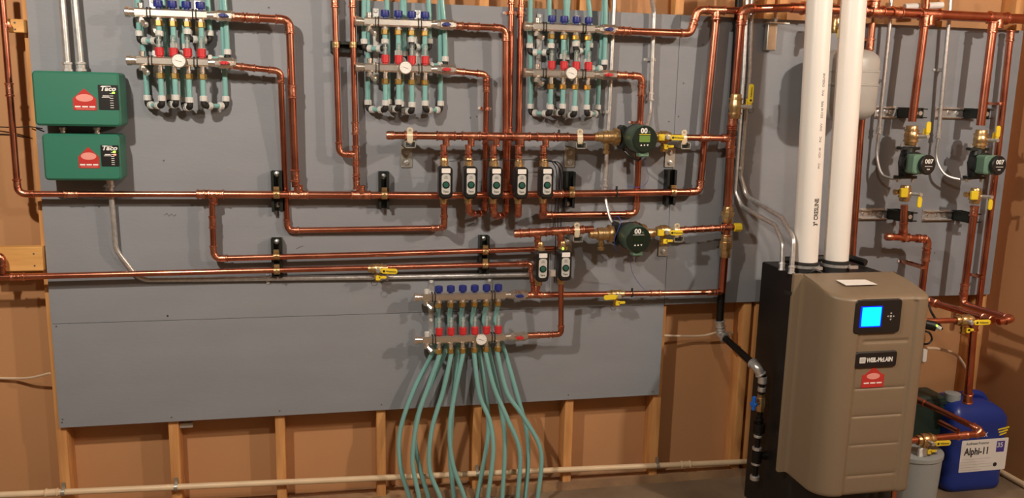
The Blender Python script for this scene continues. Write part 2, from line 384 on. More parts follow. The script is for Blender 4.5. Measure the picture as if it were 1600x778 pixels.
# ------------------------------------------------------------ valves
def rotY(a): return Matrix.Rotation(a, 3, 'Y')
def rotX(a): return Matrix.Rotation(a, 3, 'X')
def rotZ(a): return Matrix.Rotation(a, 3, 'Z')
def ball_valve(label, p, r=R1, L=.075, rot=None, lever=1, lev_len=.062, text=True, off=.042, drain=True, name='drain_ball_valve', tilt=0, dlev=1, cord=False, zoff=0, block=False, body='brass'):
    root = thing(name, label, 'valve', pt(p), rot or Matrix.Identity(3), world=False)
    b = MB(); h = L/2
    b.lathe((-h, 0, 0), Xa, [(0, r*1.15), (.004, r*1.3), (.016, r*1.3), (.017, r*1.62), (.024, r*1.62), (.025, r*1.4), (h-.010, r*1.5), (h, r*1.62), (h+.010, r*1.5), (L-.025, r*1.4), (L-.024, r*1.62), (L-.017, r*1.62), (L-.016, r*1.3), (L-.004, r*1.3), (L, r*1.15)], 16)
    b.obj('body', body, root)
    lo0 = V((0, -off, zoff)); sd = lo0.normalized(); sl = lo0.length; s = MB()
    s.lathe(sd*r*1.2, sd, [(0, .008), (sl-r*1.2-.006, .008), (sl-r*1.2-.006, .0095), (sl-r*1.2+.002, .0095)], 6); s.lathe((0, -off+.004, zoff), FR, [(0, .0085), (.012, .0085)], 6); s.obj('stem', 'galv', root)
    l = MB(); u = V((math.cos(tilt), 0, math.sin(tilt)))*lever; w = V((-u.z, 0, u.x))
    l.prism(rrect(lev_len, .021, .009, 5), V((0, -off, zoff))+u*(lev_len/2+.012), u, w, FR, .006, .0015)
    if block: l.prism(rrect(.026, .026, .004, 3), V((0, -off+.006, zoff))-u*.026, u, w, FR, .010, .002)
    l.box(V((0, -off-.001, zoff))+u*.008, (.02, .003, .014), Matrix((u, Ya, w)).transposed())
    lo = l.obj('lever', 'yellow', root)
    if text:
        if u.x < 0: uu, ww = -u, -w
        else: uu, ww = u, w
        lettering('Webstone', .0095, 'ink', lo, V((0, -off-.0062, zoff))+u*(lev_len/2+.018)-ww*.0033, uu, ww, FR, bold=.02)
        e = MB(); e.prism(circ(.0048, 12), V((0, -off-.0062, zoff))+u*(lev_len*.22+.008), uu, ww, FR, .0005); e.obj('logo_dot', 'ink', lo)
    if drain:
        d = MB(); d.lathe((0, 0, -r*1.5), DN, [(0, .010), (.006, .010), (.007, .012), (.016, .012), (.018, .0085), (.026, .0085), (.027, .011), (.034, .011)], 10); d.obj('drain_outlet', 'brassnut', root)
        t = MB(); t.prism(rrect(.018, .020, .004, 3), (0, -.026, -r*1.5-.014), Xa, Za, FR, .006, .001)
        t.prism(rrect(.030, .010, .004, 3), (dlev*.018, -.026, -r*1.5-.012), Xa, Za, FR, .006, .001); t.obj('drain_lever', 'yellow', root)
        if cord:
            c = MB(); c.tube([(-.014+.012*math.cos(a*PI/8), -.02, -r*1.5-.034+.012*math.sin(a*PI/8)) for a in range(3, 17)], .001, 5); c.obj('cap_cord', 'wirek', root)
    return root
ball_valve('yellow lever valve on the low pipe left of the middle, its lever pointing right', (590, 419.5, DM), r=R34*1.05, cord=True, tilt=-.06)
ball_valve('yellow lever valve on the return pipe below the lower digital pump', (962, 459.5, .07), r=R34*1.05, lever=-1, lev_len=.055, tilt=.05, text=False, cord=True)
ball_valve('brass valve on the vertical riser with its yellow lever raised', (1149, 166, .11), r=.0170, L=.10, rot=rotY(-PI/2), zoff=-.040, lev_len=.078, off=.045, cord=True)
ball_valve('yellow lever valve right of the upper digital pump', (1037, 214, HD), r=R1*1.1, L=.06, lev_len=.055, tilt=0, dlev=1, block=True)
ball_valve('yellow lever valve right of the lower digital pump', (1036, 361, HD), r=R1*1.1, L=.06, lev_len=.055, dlev=1, block=True)
ball_valve('long yellow lever valve beside the boiler screen', (1506, 500, .50), r=R1, L=.08, lev_len=.075, off=.04, dlev=.6)
ball_valve('yellow lever valve on the lowest copper pipe beside the boiler', (1446, 687, .55), r=R1*1.15, L=.08, lev_len=.07, off=.04, dlev=1)
for i, (x, y, y2) in enumerate(((1424, 212, 300), (1532, 218, 304))):
    side = ('left', 'right')[i]
    ball_valve('brass valve with yellow lever directly above the %s single speed pump' % side, (x, y, DP), r=.0185, L=.085, rot=rotY(-PI/2), zoff=-.042, lev_len=.05, off=.045, text=False, drain=True)
    ball_valve('brass valve with yellow lever directly below the %s single speed pump' % side, ((1414, 1524)[i], y2+2, DP), r=.0165, L=.07, rot=rotY(PI/2), zoff=.040, lev_len=.045, off=.045, text=False, drain=False)
    s = thing('side_port', 'brass side port with yellow collar left of the %s lower pump valve' % side, 'fitting', PX((1406, 1516)[i], y2+1, DP+.02))
    mb = MB(); mb.lathe(PX((1410, 1520)[i], y2, DP+.01), LF, [(0, .009), (.028, .009), (.029, .012), (.040, .012)], 8); mb.obj('port', 'brass', s)
    mb = MB(); mb.prism(rrect(.036, .04, .006, 3), PX((1411, 1521)[i], y2+1, DP+.028), Xa, Za, FR, .012, .003); mb.obj('collar', 'yellow', s)

# ------------------------------------------------------------ zone valves
def zone_valve(p, label, led=False):
    root = thing('zone_valve', label, 'zone valve', pt(p), group='zone valves', world=False)
    b = MB(); b.lathe((0, 0, .088), DN, [(0, R34*1.1), (.004, R34*1.35), (.014, R34*1.35), (.016, .017), (.03, .017), (.05, .020), (.12, .020), (.145, .017), (.16, .017), (.162, R34*1.3), (.176, R34*1.3), (.178, R34)], 14)
    b.obj('valve_body', 'brass', root)
    k = MB(); prof = []
    w, h = .052, .122
    out = rrect(w, h, .016, 6)
    k.prism(out, (0, -.008, -.002), Xa, Za, FR, .052, .006); k.lathe((0, -.022, -.058), DN, [(0, .014), (.010, .010)], 12)
    kk = k.obj('actuator', 'blackp', root)
    t = MB(); t.prism(rrect(.033, .018, .002, 2), (0, -.0601, .043), Xa, Za, FR, .0012); t.obj('blank_tag', 'tag', kk)
    g = MB(); g.prism(rrect(.033, .077, .011, 6), (0, -.0601, -.008), Xa, Za, FR, .002, .0006); pl = g.obj('front_plate', 'greyp', kk)
    g = MB(); g.lathe((0, -.0615, -.010), FR, [(0, .0138), (.003, .0138)], 24); g.obj('button_ring', 'blackp', kk)
    g = MB(); g.lathe((0, -.0640, -.010), FR, [(0, .0100), (.004, .0100), (.006, .008)], 20); g.obj('button', 'knob', kk)
    lettering('Taco', .010, 'ink', pl, (0, -.0622, -.0385), bold=.02)
    g = MB()
    for q in range(3): g.box((0, -.0623, .0225-.004*q), (.010+.003*q, .0004, .0012))
    g.obj('fine_print', 'ink', pl, smooth=False)
    for s in (-1, 1):
        g = MB(); g.box((s*.008, -.034, .064), (.006, .012, .012)); g.obj('terminal', 'brass', root, smooth=False)
    if led:
        g = MB(); g.lathe((-.010, -.048, .062), UP, [(0, .004), (.006, .004), (.009, .001)], 8); g.obj('lamp', 'ledg', root)
    return root
zx = [(694.5, 282), (733, 282), (772, 282.5), (811, 283), (850, 282.5)]
words = ('leftmost', 'second', 'third', 'fourth', 'rightmost')
for i, (x, y) in enumerate(zx):
    zone_valve((x-1, y, HD), 'black zone valve with green button, %s of the five on the upper header' % words[i])
zone_valve((842.5, 411.5, HD), 'left black zone valve of the pair on the lower header')
zone_valve((877.5, 410, HD), 'right black zone valve of the lower pair, small green light on top', True)
for (x0, y0, x1, y1, lab) in [(693.5, 226, 693.5, 248, 'first'), (732, 226, 732, 248, 'second'), (771, 227, 771, 248, 'third'), (810, 227, 810, 248, 'fourth'), (849.5, 228, 849, 248, 'fifth')]:
    pipe('short beaded copper drop from the upper header to the %s zone valve from the left' % lab, [(x0, y0, HD), (x1, y1+6, HD)], R34, couple=[(0, .35), (0, .75)], group='header drops')
for (x0, y0, x1, y1, lab) in [(840, 372, 840.5, 386, 'left'), (875.5, 370, 876, 384, 'right')]:
    pipe('short copper drop from the lower header to the %s zone valve' % lab, [(x0, y0, HD), (x1, y1, HD)], R34, couple=[(0, .4)], group='header drops')

# ------------------------------------------------------------ digital pumps
def digital_pump(label, p, lit):
    root = thing('circulator_pump', label, 'pump', pt(p), world=False)
    # flanges and volute
    b = MB(); b.lathe((-.150, 0, 0), Xa, [(0, .0165), (.012, .0165), (.013, .019), (.03, .019), (.034, .025), (.050, .025), (.051, .027), (.056, .027), (.057, .025), (.076, .026), (.080, .037), (.090, .037), (.091, .032), (.100, .032)], 20); b.obj('check_flange', 'brass', root)
    b = MB(); b.lathe((-.098, 0, -.020), DN, [(0, .010), (.012, .010), (.013, .013), (.026, .013), (.028, .010), (.034, .010), (.035, .015), (.046, .015)], 8); b.obj('purge_port', 'brass', root)
    b = MB(); b.lathe((.128, 0, 0), LF, [(0, .019), (.036, .021), (.040, .036), (.050, .040), (.060, .040)], 20); b.obj('outlet_flange', 'brass', root)
    b = MB(); b.prism([(-.045, -.040), (-.034, -.048), (-.012, -.030), (.012, -.030), (.058, -.046), (.066, -.036), (.066, .036), (.058, .046), (.012, .034), (-.012, .034), (-.034, .048), (-.045, .040)], (0, .035, 0), Xa, Za, FR, .06, .01)
    b.lathe((.008, .04, 0), FR, [(0, .040), (.03, .046), (.075, .048), (.085, .056), (.092, .056)], 28); b.obj('volute', 'strut', root)
    for z in (-.03, .03):
        b = MB(); b.lathe((-.062, -.005, z*0.2), Xa, [(0, .0075), (.006, .0075), (.007, .0045), (.02, .0045), (.021, .0075), (.028, .0075)], 6); b.obj('bolt', 'galv', root)
    m = MB(); m.lathe((.008, -.048, 0), FR, [(0, .050), (.006, .054), (.075, .054), (.085, .052), (.088, .049)], 40)
    mo = m.obj('motor_housing', 'pump', root)
    m = MB(); m.prism(rrect(.040, .018, .004, 3), (.014, -.09, -.060), Xa, Za, FR, .035, .004); m.obj('wiring_box', 'pump7', root)
    f = MB(); f.lathe((.008, -.136, 0), FR, [(0, .050), (.004, .050), (.006, .048)], 40); fo = f.obj('face', 'pumpface', root)
    q = MB(); q.prism(rrect(.043, .025, .002, 2), (.006, -.1422, .002), Xa, Za, FR, .0008); q.obj('display', 'lcd' if lit else 'lcdoff', fo)
    lettering('00', .027, 'white_ink', fo, (.002, -.1422, .0235), bold=.04); lettering('e', .018, 'pump7', fo, (.023, -.1422, .0235))
    q = MB(); q.box((.006, -.1425, .0185), (.046, .0006, .0022)); q.obj('print_line', 'yellow' if lit else 'greyp', fo, smooth=False)
    for k, x in enumerate((-.007, .006, .019)):
        q = MB(); c = (x, -.1422, -.022)
        q.prism([(-.0042, -.003), (.0042, -.003), (0, .0042)] if k == 0 else (circ(.0030, 10) if k == 1 else [(-.0042, .003), (0, -.0042), (.0042, .003)]), c, Xa, Za, FR, .0008)
        q.obj('button', 'white_ink', fo)
    return root
digital_pump('upper digital circulator pump with olive lit display and round green body', (985, 214.5, HD), True)
digital_pump('lower digital circulator pump with dark display and round green body', (976, 365, HD), False)

def plain_pump(label, p):
    root = thing('circulator_pump', label, 'pump', pt(p), world=False)
    b = MB()
    for z in (-.062, .062):
        b.prism([(-.048, -.014), (-.034, -.022), (.034, -.022), (.048, -.014), (.048, .014), (.034, .022), (-.034, .022), (-.048, .014)], (0, 0, z-.006), Xa, Ya, Za, .012, .001)
    b.lathe((0, 0, -.062), UP, [(0, .028), (.02, .030), (.062, .036), (.104, .030), (.124, .028)], 20)
    b.lathe((0, 0, 0), FR, [(0, .043), (.035, .045), (.042, .050), (.05, .050)], 28); b.obj('volute', 'strut', root)
    for x in (-.036, .036):
        for z in (-.076, .060):
            b = MB(); b.lathe((x, -.0, z-.008), UP, [(0, .006), (.02, .006), (.021, .0035), (.03, .0035)], 6); b.obj('bolt', 'galv', root)
    m = MB(); m.prism(rrect(.075, .082, .014, 5), (-.004, -.045, 0), Xa, Za, FR, .055, .006); mo = m.obj('motor_housing', 'pump7', root)
    m = MB(); m.lathe((.012, -.098, 0), FR, [(0, .034), (.012, .037), (.020, .036), (.024, .032)], 32)
    for v in range(len(m.v)): a = m.v[v]; m.v[v] = (a[0], a[1], a[2]*1.15)
    fo = m.obj('face', 'blackp', root)
    lettering('007', .026, 'white_ink', fo, (.012, -.1222, .006), bold=.03)
    q = MB(); q.box((.012, -.1226, -.006), (.036, .0006, .003)); q.box((.012, -.1226, -.018), (.014, .0006, .005)); q.obj('fine_print', 'greyp', fo, smooth=False)
    return root
plain_pump('left single speed pump reading 007 on the right hand panel', (1417, 254, DP))
plain_pump('right single speed pump reading 007 on the right hand panel', (1525, 255, DP))

# ------------------------------------------------------------ struts and clamps
def strut(label, x, y0, y1, ys=(), scr=(), d0=.0, clampr=R1):
    a = PX(x, y0, .02); b = PX(x, y1, .02); xm = (a.x+b.x)/2; root = thing('strut_channel', label, 'bracket', (xm, 0, b.z))
    w, dd, t = .041, .041, .0035; H = a.z-b.z; mb = MB()
    out = [(-w/2, 0), (w/2, 0), (w/2, dd), (w/2-.010, dd), (w/2-.010, dd-t), (w/2-t, dd-t), (w/2-t, t), (-w/2+t, t), (-w/2+t, dd-t), (-w/2+.010, dd-t), (-w/2+.010, dd), (-w/2, dd)]
    n = len(out); vs = [V((xm+u, -v, z)) for z in (b.z, a.z) for u, v in out]
    fs = [(k, (k+1) % n, n+(k+1) % n, n+k) for k in range(n)] + [(0, 1, 6, 7)[::-1], (1, 2, 5, 6)[::-1], (2, 3, 4, 5)[::-1], (0, 7, 8, 11)[::-1], (8, 9, 10, 11)[::-1]]
    fs += [tuple(i+n for i in f[::-1]) for f in fs[n:]]
    mb.add(vs, fs); mb.obj('channel', 'strut', root, smooth=False)
    for s in scr:
        q = PX(x, s, .01); c = MB(); c.lathe((xm, -t, q.z), FR, [(0, .011), (.002, .011), (.0025, .008), (.009, .007), (.011, .003)], 10); c.obj('screw', 'galv', root)
    for yc, dc in ys:
        q = PX(x, yc, dc); c = MB(); pts = [V((xm, q.y+clampr*1.12*math.sin(k*PI/8), q.z+clampr*1.12*math.cos(k*PI/8))) for k in range(17)]
        c.tube([p for p in pts], .0001, 4)
        c.v = []; c.f = []
        for k in range(17):
            th = -PI*.05 + k*PI*1.1/16; rr = clampr*1.06
            for dx in (-.011, .011):
                for rad in (rr, rr+.0022): c.v.append((xm+dx, q.y-rad*math.sin(th), q.z+rad*math.cos(th)))
        for k in range(16):
            o = k*4; c.f += [(o+1, o+3, o+7, o+5), (o, o+4, o+6, o+2), (o, o+1, o+5, o+4), (o+2, o+6, o+7, o+3)]
        c.lathe((xm, q.y-rr, q.z), FR, [(0, .007), (.004, .007), (.008, .0045), (.012, .0045)], 6)
        c.box((xm, q.y-rr*.2, q.z+rr+.008), (.02, .014, .012)); c.obj('clamp', 'brass', root)
    return root
strut('black strut under the main pipe, leftmost of four', 433, 267, 330, [(303.5, DM)], [272, 320])
strut('black strut under the main pipe, second of four from the left', 599.5, 268, 326, [(304.5, DM)], [276])
strut('black strut under the main pipe, third of four, just right of the zone valves', 889, 268, 324, [(302.5, DM)], [318])
strut('black strut under the main pipe, rightmost of four', 1046.5, 265, 320, [(300, DM)], [])
strut('black strut holding the two low pipes on the left', 433, 372, 432, [(400.5, DM), (423, DM)], [378], clampr=R34)
strut('black strut holding the two low pipes above the bottom manifold', 755.5, 368, 426, [(393, DM), (414, DM)], [373], clampr=R34)
root = thing('strut_channel', 'black strut lying level behind the twin risers by the middle manifold', 'bracket', PX(517, 72, 0))
mb = MB(); a = PX(516, 73, .02); b = PX(566, 74, .02)
for c, s in (((0, -.002, 0), (b.x-a.x, .004, .041)), ((0, -.02, .019), (b.x-a.x, .04, .0035)), ((0, -.02, -.019), (b.x-a.x, .04, .0035)), ((0, -.038, .0145), (b.x-a.x, .0035, .010)), ((0, -.038, -.0145), (b.x-a.x, .0035, .010))):
    mb.box(((a.x+b.x)/2+c[0], c[1], a.z+c[2]), s)
mb.obj('channel', 'strut', root, smooth=False)
for x in (525, 551.5):
    q = PX(x, 70, DM); mb = MB(); mb.lathe(q-V((0, 0, .011)), UP, [(0, R34*1.08), (.001, R34*1.2), (.021, R34*1.2), (.022, R34*1.08)], 14); mb.lathe(q+V((0, -R34, 0)), FR, [(0, .006), (.01, .004)], 6); mb.obj('clamp', 'brass', root)

def arm_bracket(label, x, y, pd=HD, r=R1, plate=(24, 50), hook=True):
    """channel arm standing out from the wall under a header, with its wall plate and the clamp on the pipe"""
    q = PX(x, y, pd); root = thing('pipe_support', label, 'bracket', (q.x, 0, q.z-.04))
    zt = q.z-r-.004; w = .041
    mb = MB()
    L = pd+.035
    mb.box((q.x, -L/2, zt-.024), (w, L, .0028))
    for s in (-1, 1):
        mb.box((q.x+s*(w/2-.0014), -L/2, zt-.013), (.0028, L, .024)); mb.box((q.x+s*(w/2-.006), -L/2, zt-.0015), (.010, L, .0028))
    mb.obj('channel', 'zinc', root, smooth=False)
    xb = PX(x+(0), y, .0).x
    mb = MB(); mb.prism(rrect(.045, .085, .004, 2), (q.x, 0, zt-.07), Xa, Za, FR, .006, .001); pl = mb.obj('wall_plate', 'zinc', root)
    for z in (-.052, -.094):
        mb = MB(); mb.lathe((q.x, -.006, zt+z), FR, [(0, .011), (.003, .011), (.004, .007), (.008, .006)], 8); mb.obj('bolt', 'galv', root)
    mb = MB(); mb.lathe(q-Xa*.011, Xa, [(0, r*1.02), (0.0005, r*1.2), (.0215, r*1.2), (.022, r*1.02)], 18)
    mb.prism([(-.0115, 0), (.0115, 0), (.009, -.024), (-.009, -.024)][::-1], q+V((0, -r*1.05, -r*.2)), Xa, Za, FR, .003)
    mb.prism(rrect(.024, .024, .0115, 6), q+V((0, -r*.6, r+.006)), Xa, Za, FR, .004, .001); c = mb.obj('clamp', 'cream', root)
    mb = MB(); mb.lathe(q+V((0, -r*.6-.004, r+.008)), FR, [(0, .005), (.003, .0045)], 6); mb.obj('clamp_bolt', 'zinc', root)
arm_bracket('steel bracket arm at the left end of the upper header', 640, 212)
arm_bracket('steel bracket arm left of the upper digital pump', 905, 214)
arm_bracket('steel bracket arm right of the upper digital pump', 1067, 215, pd=.125)
arm_bracket('steel bracket arm left of the lower digital pump', 900, 359.5)
arm_bracket('steel bracket arm right of the lower digital pump', 1056, 360, pd=.125)

def strap(label, p, r, vertical=True, m='white'):
    q = pt(p); root = thing('pipe_strap', label, 'strap', (q.x, 0, q.z), group='pipe straps')
    A = Xa if vertical else Za; B = Za if vertical else Xa; d = -q.y
    mb = MB(); prof = [(-r-.016, .0), (-r*1.05, .0)]; prof += [(-r*1.08*math.cos(k*PI/10), d+r*1.08*math.sin(k*PI/10)) for k in range(11)] + [(r*1.05, 0), (r+.016, 0)]
    pts = [V((q.x, 0, q.z))+A*a+FR*(b+.001) for a, b in prof]
    for s in range(len(pts)-1):
        a, b = pts[s], pts[s+1]; nrm = (b-a).cross(B).normalized()*.001
        vs = [a+B*.006+nrm, a-B*.006+nrm, b-B*.006+nrm, b+B*.006+nrm, a+B*.006-nrm, a-B*.006-nrm, b-B*.006-nrm, b+B*.006-nrm]
        mb.add(vs, [(0, 1, 2, 3), (7, 6, 5, 4), (0, 4, 5, 1), (3, 2, 6, 7), (0, 3, 7, 4), (1, 5, 6, 2)])
    mb.obj('band', m, root)
    for s in (-1, 1):
        mb = MB(); mb.lathe(V((q.x, 0, q.z))+A*s*(r+.011)+FR*.0015, FR, [(0, .006), (.002, .006), (.004, .003)], 10); mb.obj('screw', 'white', root)
strap('copper strap on the pipe below the middle manifold', (760, 170, .040), R34, m='fitting')
strap('copper strap on the riser top between the middle and right manifolds', (798, 20, .020), R34, m='fitting')
strap('copper strap on the neighbouring riser top left of the right manifold', (814, 20, .020), R34, m='fitting')
strap('copper strap on the pipe just above the upper digital pump', (999, 192, .047), R1, m='fitting')
strap('copper strap on the pipe right above the grey tank', (1359, 62, .03), R1, m='fitting')
strap('copper strap on the rightmost pipe above the right pump', (1561, 162, .05), R1, m='fitting')
strap('copper strap on the rightmost pipe near its lower end', (1533, 432, .05), R1, m='fitting')
strap('copper strap on the jogged pipe below the left pump', (1441, 417, DP), R1, m='fitting')

def side_arm(label, x0, x1, x2, y):
    a = PX(x0, y, .0); b = PX(x1, y, .02); c = PX(x2, y+1, .10); root = thing('pipe_support', label, 'bracket', (a.x, 0, a.z))
    mb = MB(); L = b.x-a.x; cx = (a.x+b.x)/2
    mb.box((cx, -.0015, a.z), (L+.01, .003, .052)); mb.box((cx, -.012, a.z+.019), (L, .022, .003)); mb.box((cx, -.012, a.z-.019), (L, .022, .003)); mb.obj('wall_channel', 'galv', root, smooth=False)
    for q in (.15, .5, .8):
        mb = MB(); mb.lathe((a.x+L*q, -.003, a.z+(.004 if q == .5 else 0)), FR, [(0, .012), (.003, .012), (.004, .008), (.012, .007)], 6); mb.obj('bolt', 'galv', root)
    mb = MB(); L2 = c.x-b.x+.055
    mb.box((b.x+.012+L2/2, -.005, a.z), (L2, .006, .046)); mb.box((b.x+.012+L2/2, -.105, a.z), (L2, .004, .046)); 
    mb.box((b.x+.012+.003, -.055, a.z), (.005, .10, .044)); mb.box((b.x+.012+L2-.003, -.055, a.z), (.005, .10, .044)); mb.obj('black_arm', 'strut', root, smooth=False)
    for q in (.3, .72):
        mb = MB(); mb.lathe((b.x+.012+L2*q, -.107, a.z), FR, [(0, .0095), (.001, .0095)], 14); mb.obj('slot', 'galv', root)
    for s in (-1, 1):
        mb = MB(); mb.box((c.x+.068, -.108, a.z+s*.018), (.026, .014, .005)); mb.obj('claw', 'strut', root, smooth=False)
side_arm('galvanised and black strut arm above the left single speed pump', 1368, 1402, 1420, 175)
side_arm('galvanised and black strut arm above the right single speed pump', 1462, 1506, 1524, 176)
side_arm('galvanised and black strut arm below the left single speed pump', 1342, 1386, 1405, 334)
side_arm('galvanised and black strut arm below the right single speed pump', 1442, 1488, 1506, 336)
root = thing('pipe_support', 'short steel plate hanging from the top header left of the white vents', 'bracket', PX(1201, 75, .02))
mb = MB(); mb.prism(rrect(.042, .115, .003, 2), PX(1201, 57, .012), Xa, Za, FR, .03, .002); mb.obj('plate', 'zinc', root)
mb = MB(); q = PX(1212, 34, .05); mb.lathe(q, UP, [(0, .005), (.01, .009), (.018, .009), (.019, .004), (.05, .004)], 8); mb.obj('bolt', 'galv', root)
mb = MB(); q = PX(1203, 36, .05); mb.box(q+V((.03, 0, 0)), (.09, .05, .004)); mb.obj('shelf', 'zinc', root, smooth=False)

# ------------------------------------------------------------ manifolds
def manifold(label, s0, s1, r0, n, dS, dR, lab_short, left=.076, rgt=.022, white_end=False):
    pS = PX(*s0, dS); pE = PX(*s1, dS); pR = PX(*r0, dR); sp = (pE.x-pS.x)/(n-1)
    zS = (pS.z+pE.z)/2; zR = pR.z; x0 = pS.x; W_ = sp*(n-1)
    root = thing('radiant_manifold', label, 'manifold', (x0, 0, zR))
    def bar(name, y, z):
        mb = MB(); h = .0155; c = .006
        out = [(-h+c, -h), (h-c, -h), (h, -h+c), (h, h-c), (h-c, h), (-h+c, h), (-h, h-c), (-h, -h+c)]
        mb.prism(out, (x0-left, y, z), Ya, Za, Xa, left+W_+rgt)
        mb.lathe((x0+W_+rgt, y, z), Xa, [(0, .013), (.010, .013), (.011, .0155), (.022, .0155)], 20)
        b = mb.obj(name, 'nickel', root)
        e = MB(); e.lathe((x0-left, y, z), LF, [(0, .012), (.004, .012), (.005, .016), (.018, .016), (.019, .018), (.031, .018), (.034, .014)], 22); e.obj('end_plug', 'nickel', root)
        return b
    bar('supply_bar', -dS, zS); bar('return_bar', -dR, zR)
    for i in range(n):
        x = x0+i*sp
        c = MB(); c.lathe((x, -dS, zS+.0145), UP, [(0, .009), (.006, .009), (.007, .0155), (.012, .0165), (.028, .0158), (.030, .013)], 18); c.obj('blue_cap', 'blue', root)
        k = MB(); k.lathe((x, -dS, zS-.015), DN, [(0, .010), (.003, .010), (.004, .013), (.010, .013)], 8); k.obj('neck', 'nickel', root)
        k = MB(); k.lathe((x, -dS, zS-.024), DN, [(0, .0125), (.002, .0145), (.018, .0145), (.020, .0125)], 6); k.obj('nut', 'brassnut', root)
        k = MB(); k.lathe((x, -dR, zR-.015), DN, [(0, .011), (.003, .011), (.004, .0085), (.016, .0085), (.017, .010), (.020, .010), (.021, .0085), (.026, .0085)], 12); k.obj('neck', 'nickel', root)
        k = MB(); k.lathe((x, -dR, zR-.040), DN, [(0, .0125), (.002, .0145), (.018, .0145), (.020, .0125)], 6); k.obj('nut', 'brassnut', root)
        k = MB(); k.lathe((x, -dR, zR+.0145), UP, [(0, .011), (.004, .011), (.005, .0150), (.031, .0150), (.033, .013)], 16); k.obj('red_cap', 'red', root)
        k = MB(); k.lathe((x, -dR, zR+.047), UP, [(0, .0095), (.040, .0095), (.044, .006)], 14); ft = k.obj('flow_tube', 'glass', root)
        k = MB(); k.lathe((x, -dR, zR+.047), UP, [(0, .003), (.022, .003), (.023, .005), (.028, .005), (.029, .002), (.038, .002)], 8); k.obj('flow_float', 'white', ft)
    g = MB(); xg = x0+sp*(1.45 if n == 4 else 3.45); yg = -dR-.017; zg = zR+.002
    g.lathe((xg, yg+.004, zg), FR, [(0, .010), (.010, .010), (.011, .024), (.020, .0245), (.022, .0225)], 30); gg = g.obj('gauge', 'nickel', root)
    g = MB(); g.lathe((xg, yg-.0178, zg), FR, [(0, .0212), (.001, .0212)], 30); gf = g.obj('gauge_face', 'tag', gg)
    g = MB(); g.prism([(-.013, .0035), (-.013, .0025), (.010, -.0045), (.010, -.003)], (xg, yg-.0190, zg), Xa, Za, FR, .0006)
    for q in range(9):
        a = math.radians(-30+q*30); u = V((math.cos(a), 0, math.sin(a))); g.box(V((xg, yg-.0191, zg))+u*.017, (.003, .0004, .0008), rotY(-a))
    g.obj('gauge_marks', 'ink', gf, smooth=False)
    for xb in (-.052+.022 if n == 4 else -.021, W_-.020 if n == 4 else W_-.022):
        x = x0+xb
        b = MB(); b.box((x, -.003, (zS+zR)/2), (.022, .003, zS-zR+.11)); b.box((x, -dS/2+.006, zS+.002), (.020, dS-.02, .003)); b.box((x, -dR/2+.006, zR+.002), (.020, dR-.02, .003)); bo = b.obj('bracket', 'galv', root, smooth=False)
        for z, d in ((zS, dS), (zR, dR)):
            for o in (-.0055, .0055):
                k = MB(); out = rrect(.0375, .0375, .008, 3)
                k.prism(out, (x+o-.0018, -d, z), Ya, Za, Xa, .0036); k.obj('clamp_band', 'rubber', root)
        for z in (zS+.046, zR+.055, zR-.044):
            k = MB(); k.lathe((x, -.0045, z), FR, [(0, .0075), (.002, .0075), (.005, .005)], 10); k.obj('screw', 'white', bo)
    for z, d in ((zS, dS), (zR, dR)):
        x = x0-left+.018
        k = MB(); k.lathe((x, -d, z+.015), UP, [(0, .009), (.006, .009), (.007, .0105), (.017, .0105), (.019, .006)], 12); k.obj('air_vent', 'white' if white_end else 'nickel', root)
        k = MB(); k.lathe((x, -d, z-.015), DN, [(0, .009), (.006, .009), (.007, .0125), (.018, .0125), (.020, .009)], 10)
        k.lathe((x+.004, -d-.006, z-.030), (.55, -.5, -.5), [(0, .008), (.012, .008), (.013, .011), (.024, .011), (.027, .008)], 10); k.obj('drain_valve', 'nickel', root)
    for z, d, hm, w in ((zS, dS, 'blue', 'blue'), (zR, dR, 'red', 'red')):
        x = x0+W_+rgt+.022
        k = MB(); k.lathe((x, -d, z), Xa, [(0, .016), (.012, .018), (.014, .021), (.030, .021), (.040, .019), (.052, .021), (.062, .021), (.064, .0165), (.072, .0165)], 8); vb = k.obj('ball_valve', 'nickel', root)
        k = MB(); k.lathe((x+.034, -d-.018, z), FR, [(0, .006), (.010, .006)], 8)
        k.prism([(-.016, -.0025), (-.006, -.0065), (.006, -.0065), (.016, -.0025), (.016, .0025), (.006, .0065), (-.006, .0065), (-.016, .0025)], (x+.034, -d-.026, z), Xa, Za, FR, .005, .001)
        k.lathe((x+.034, -d-.031, z), FR, [(0, .0065), (.004, .0055)], 10); k.obj('wing_handle', hm, vb)
    return dict(x0=x0, sp=sp, n=n, zS=zS, zR=zR, yS=-dS, yR=-dR, lab=lab_short, end=x0+W_+rgt+.094)

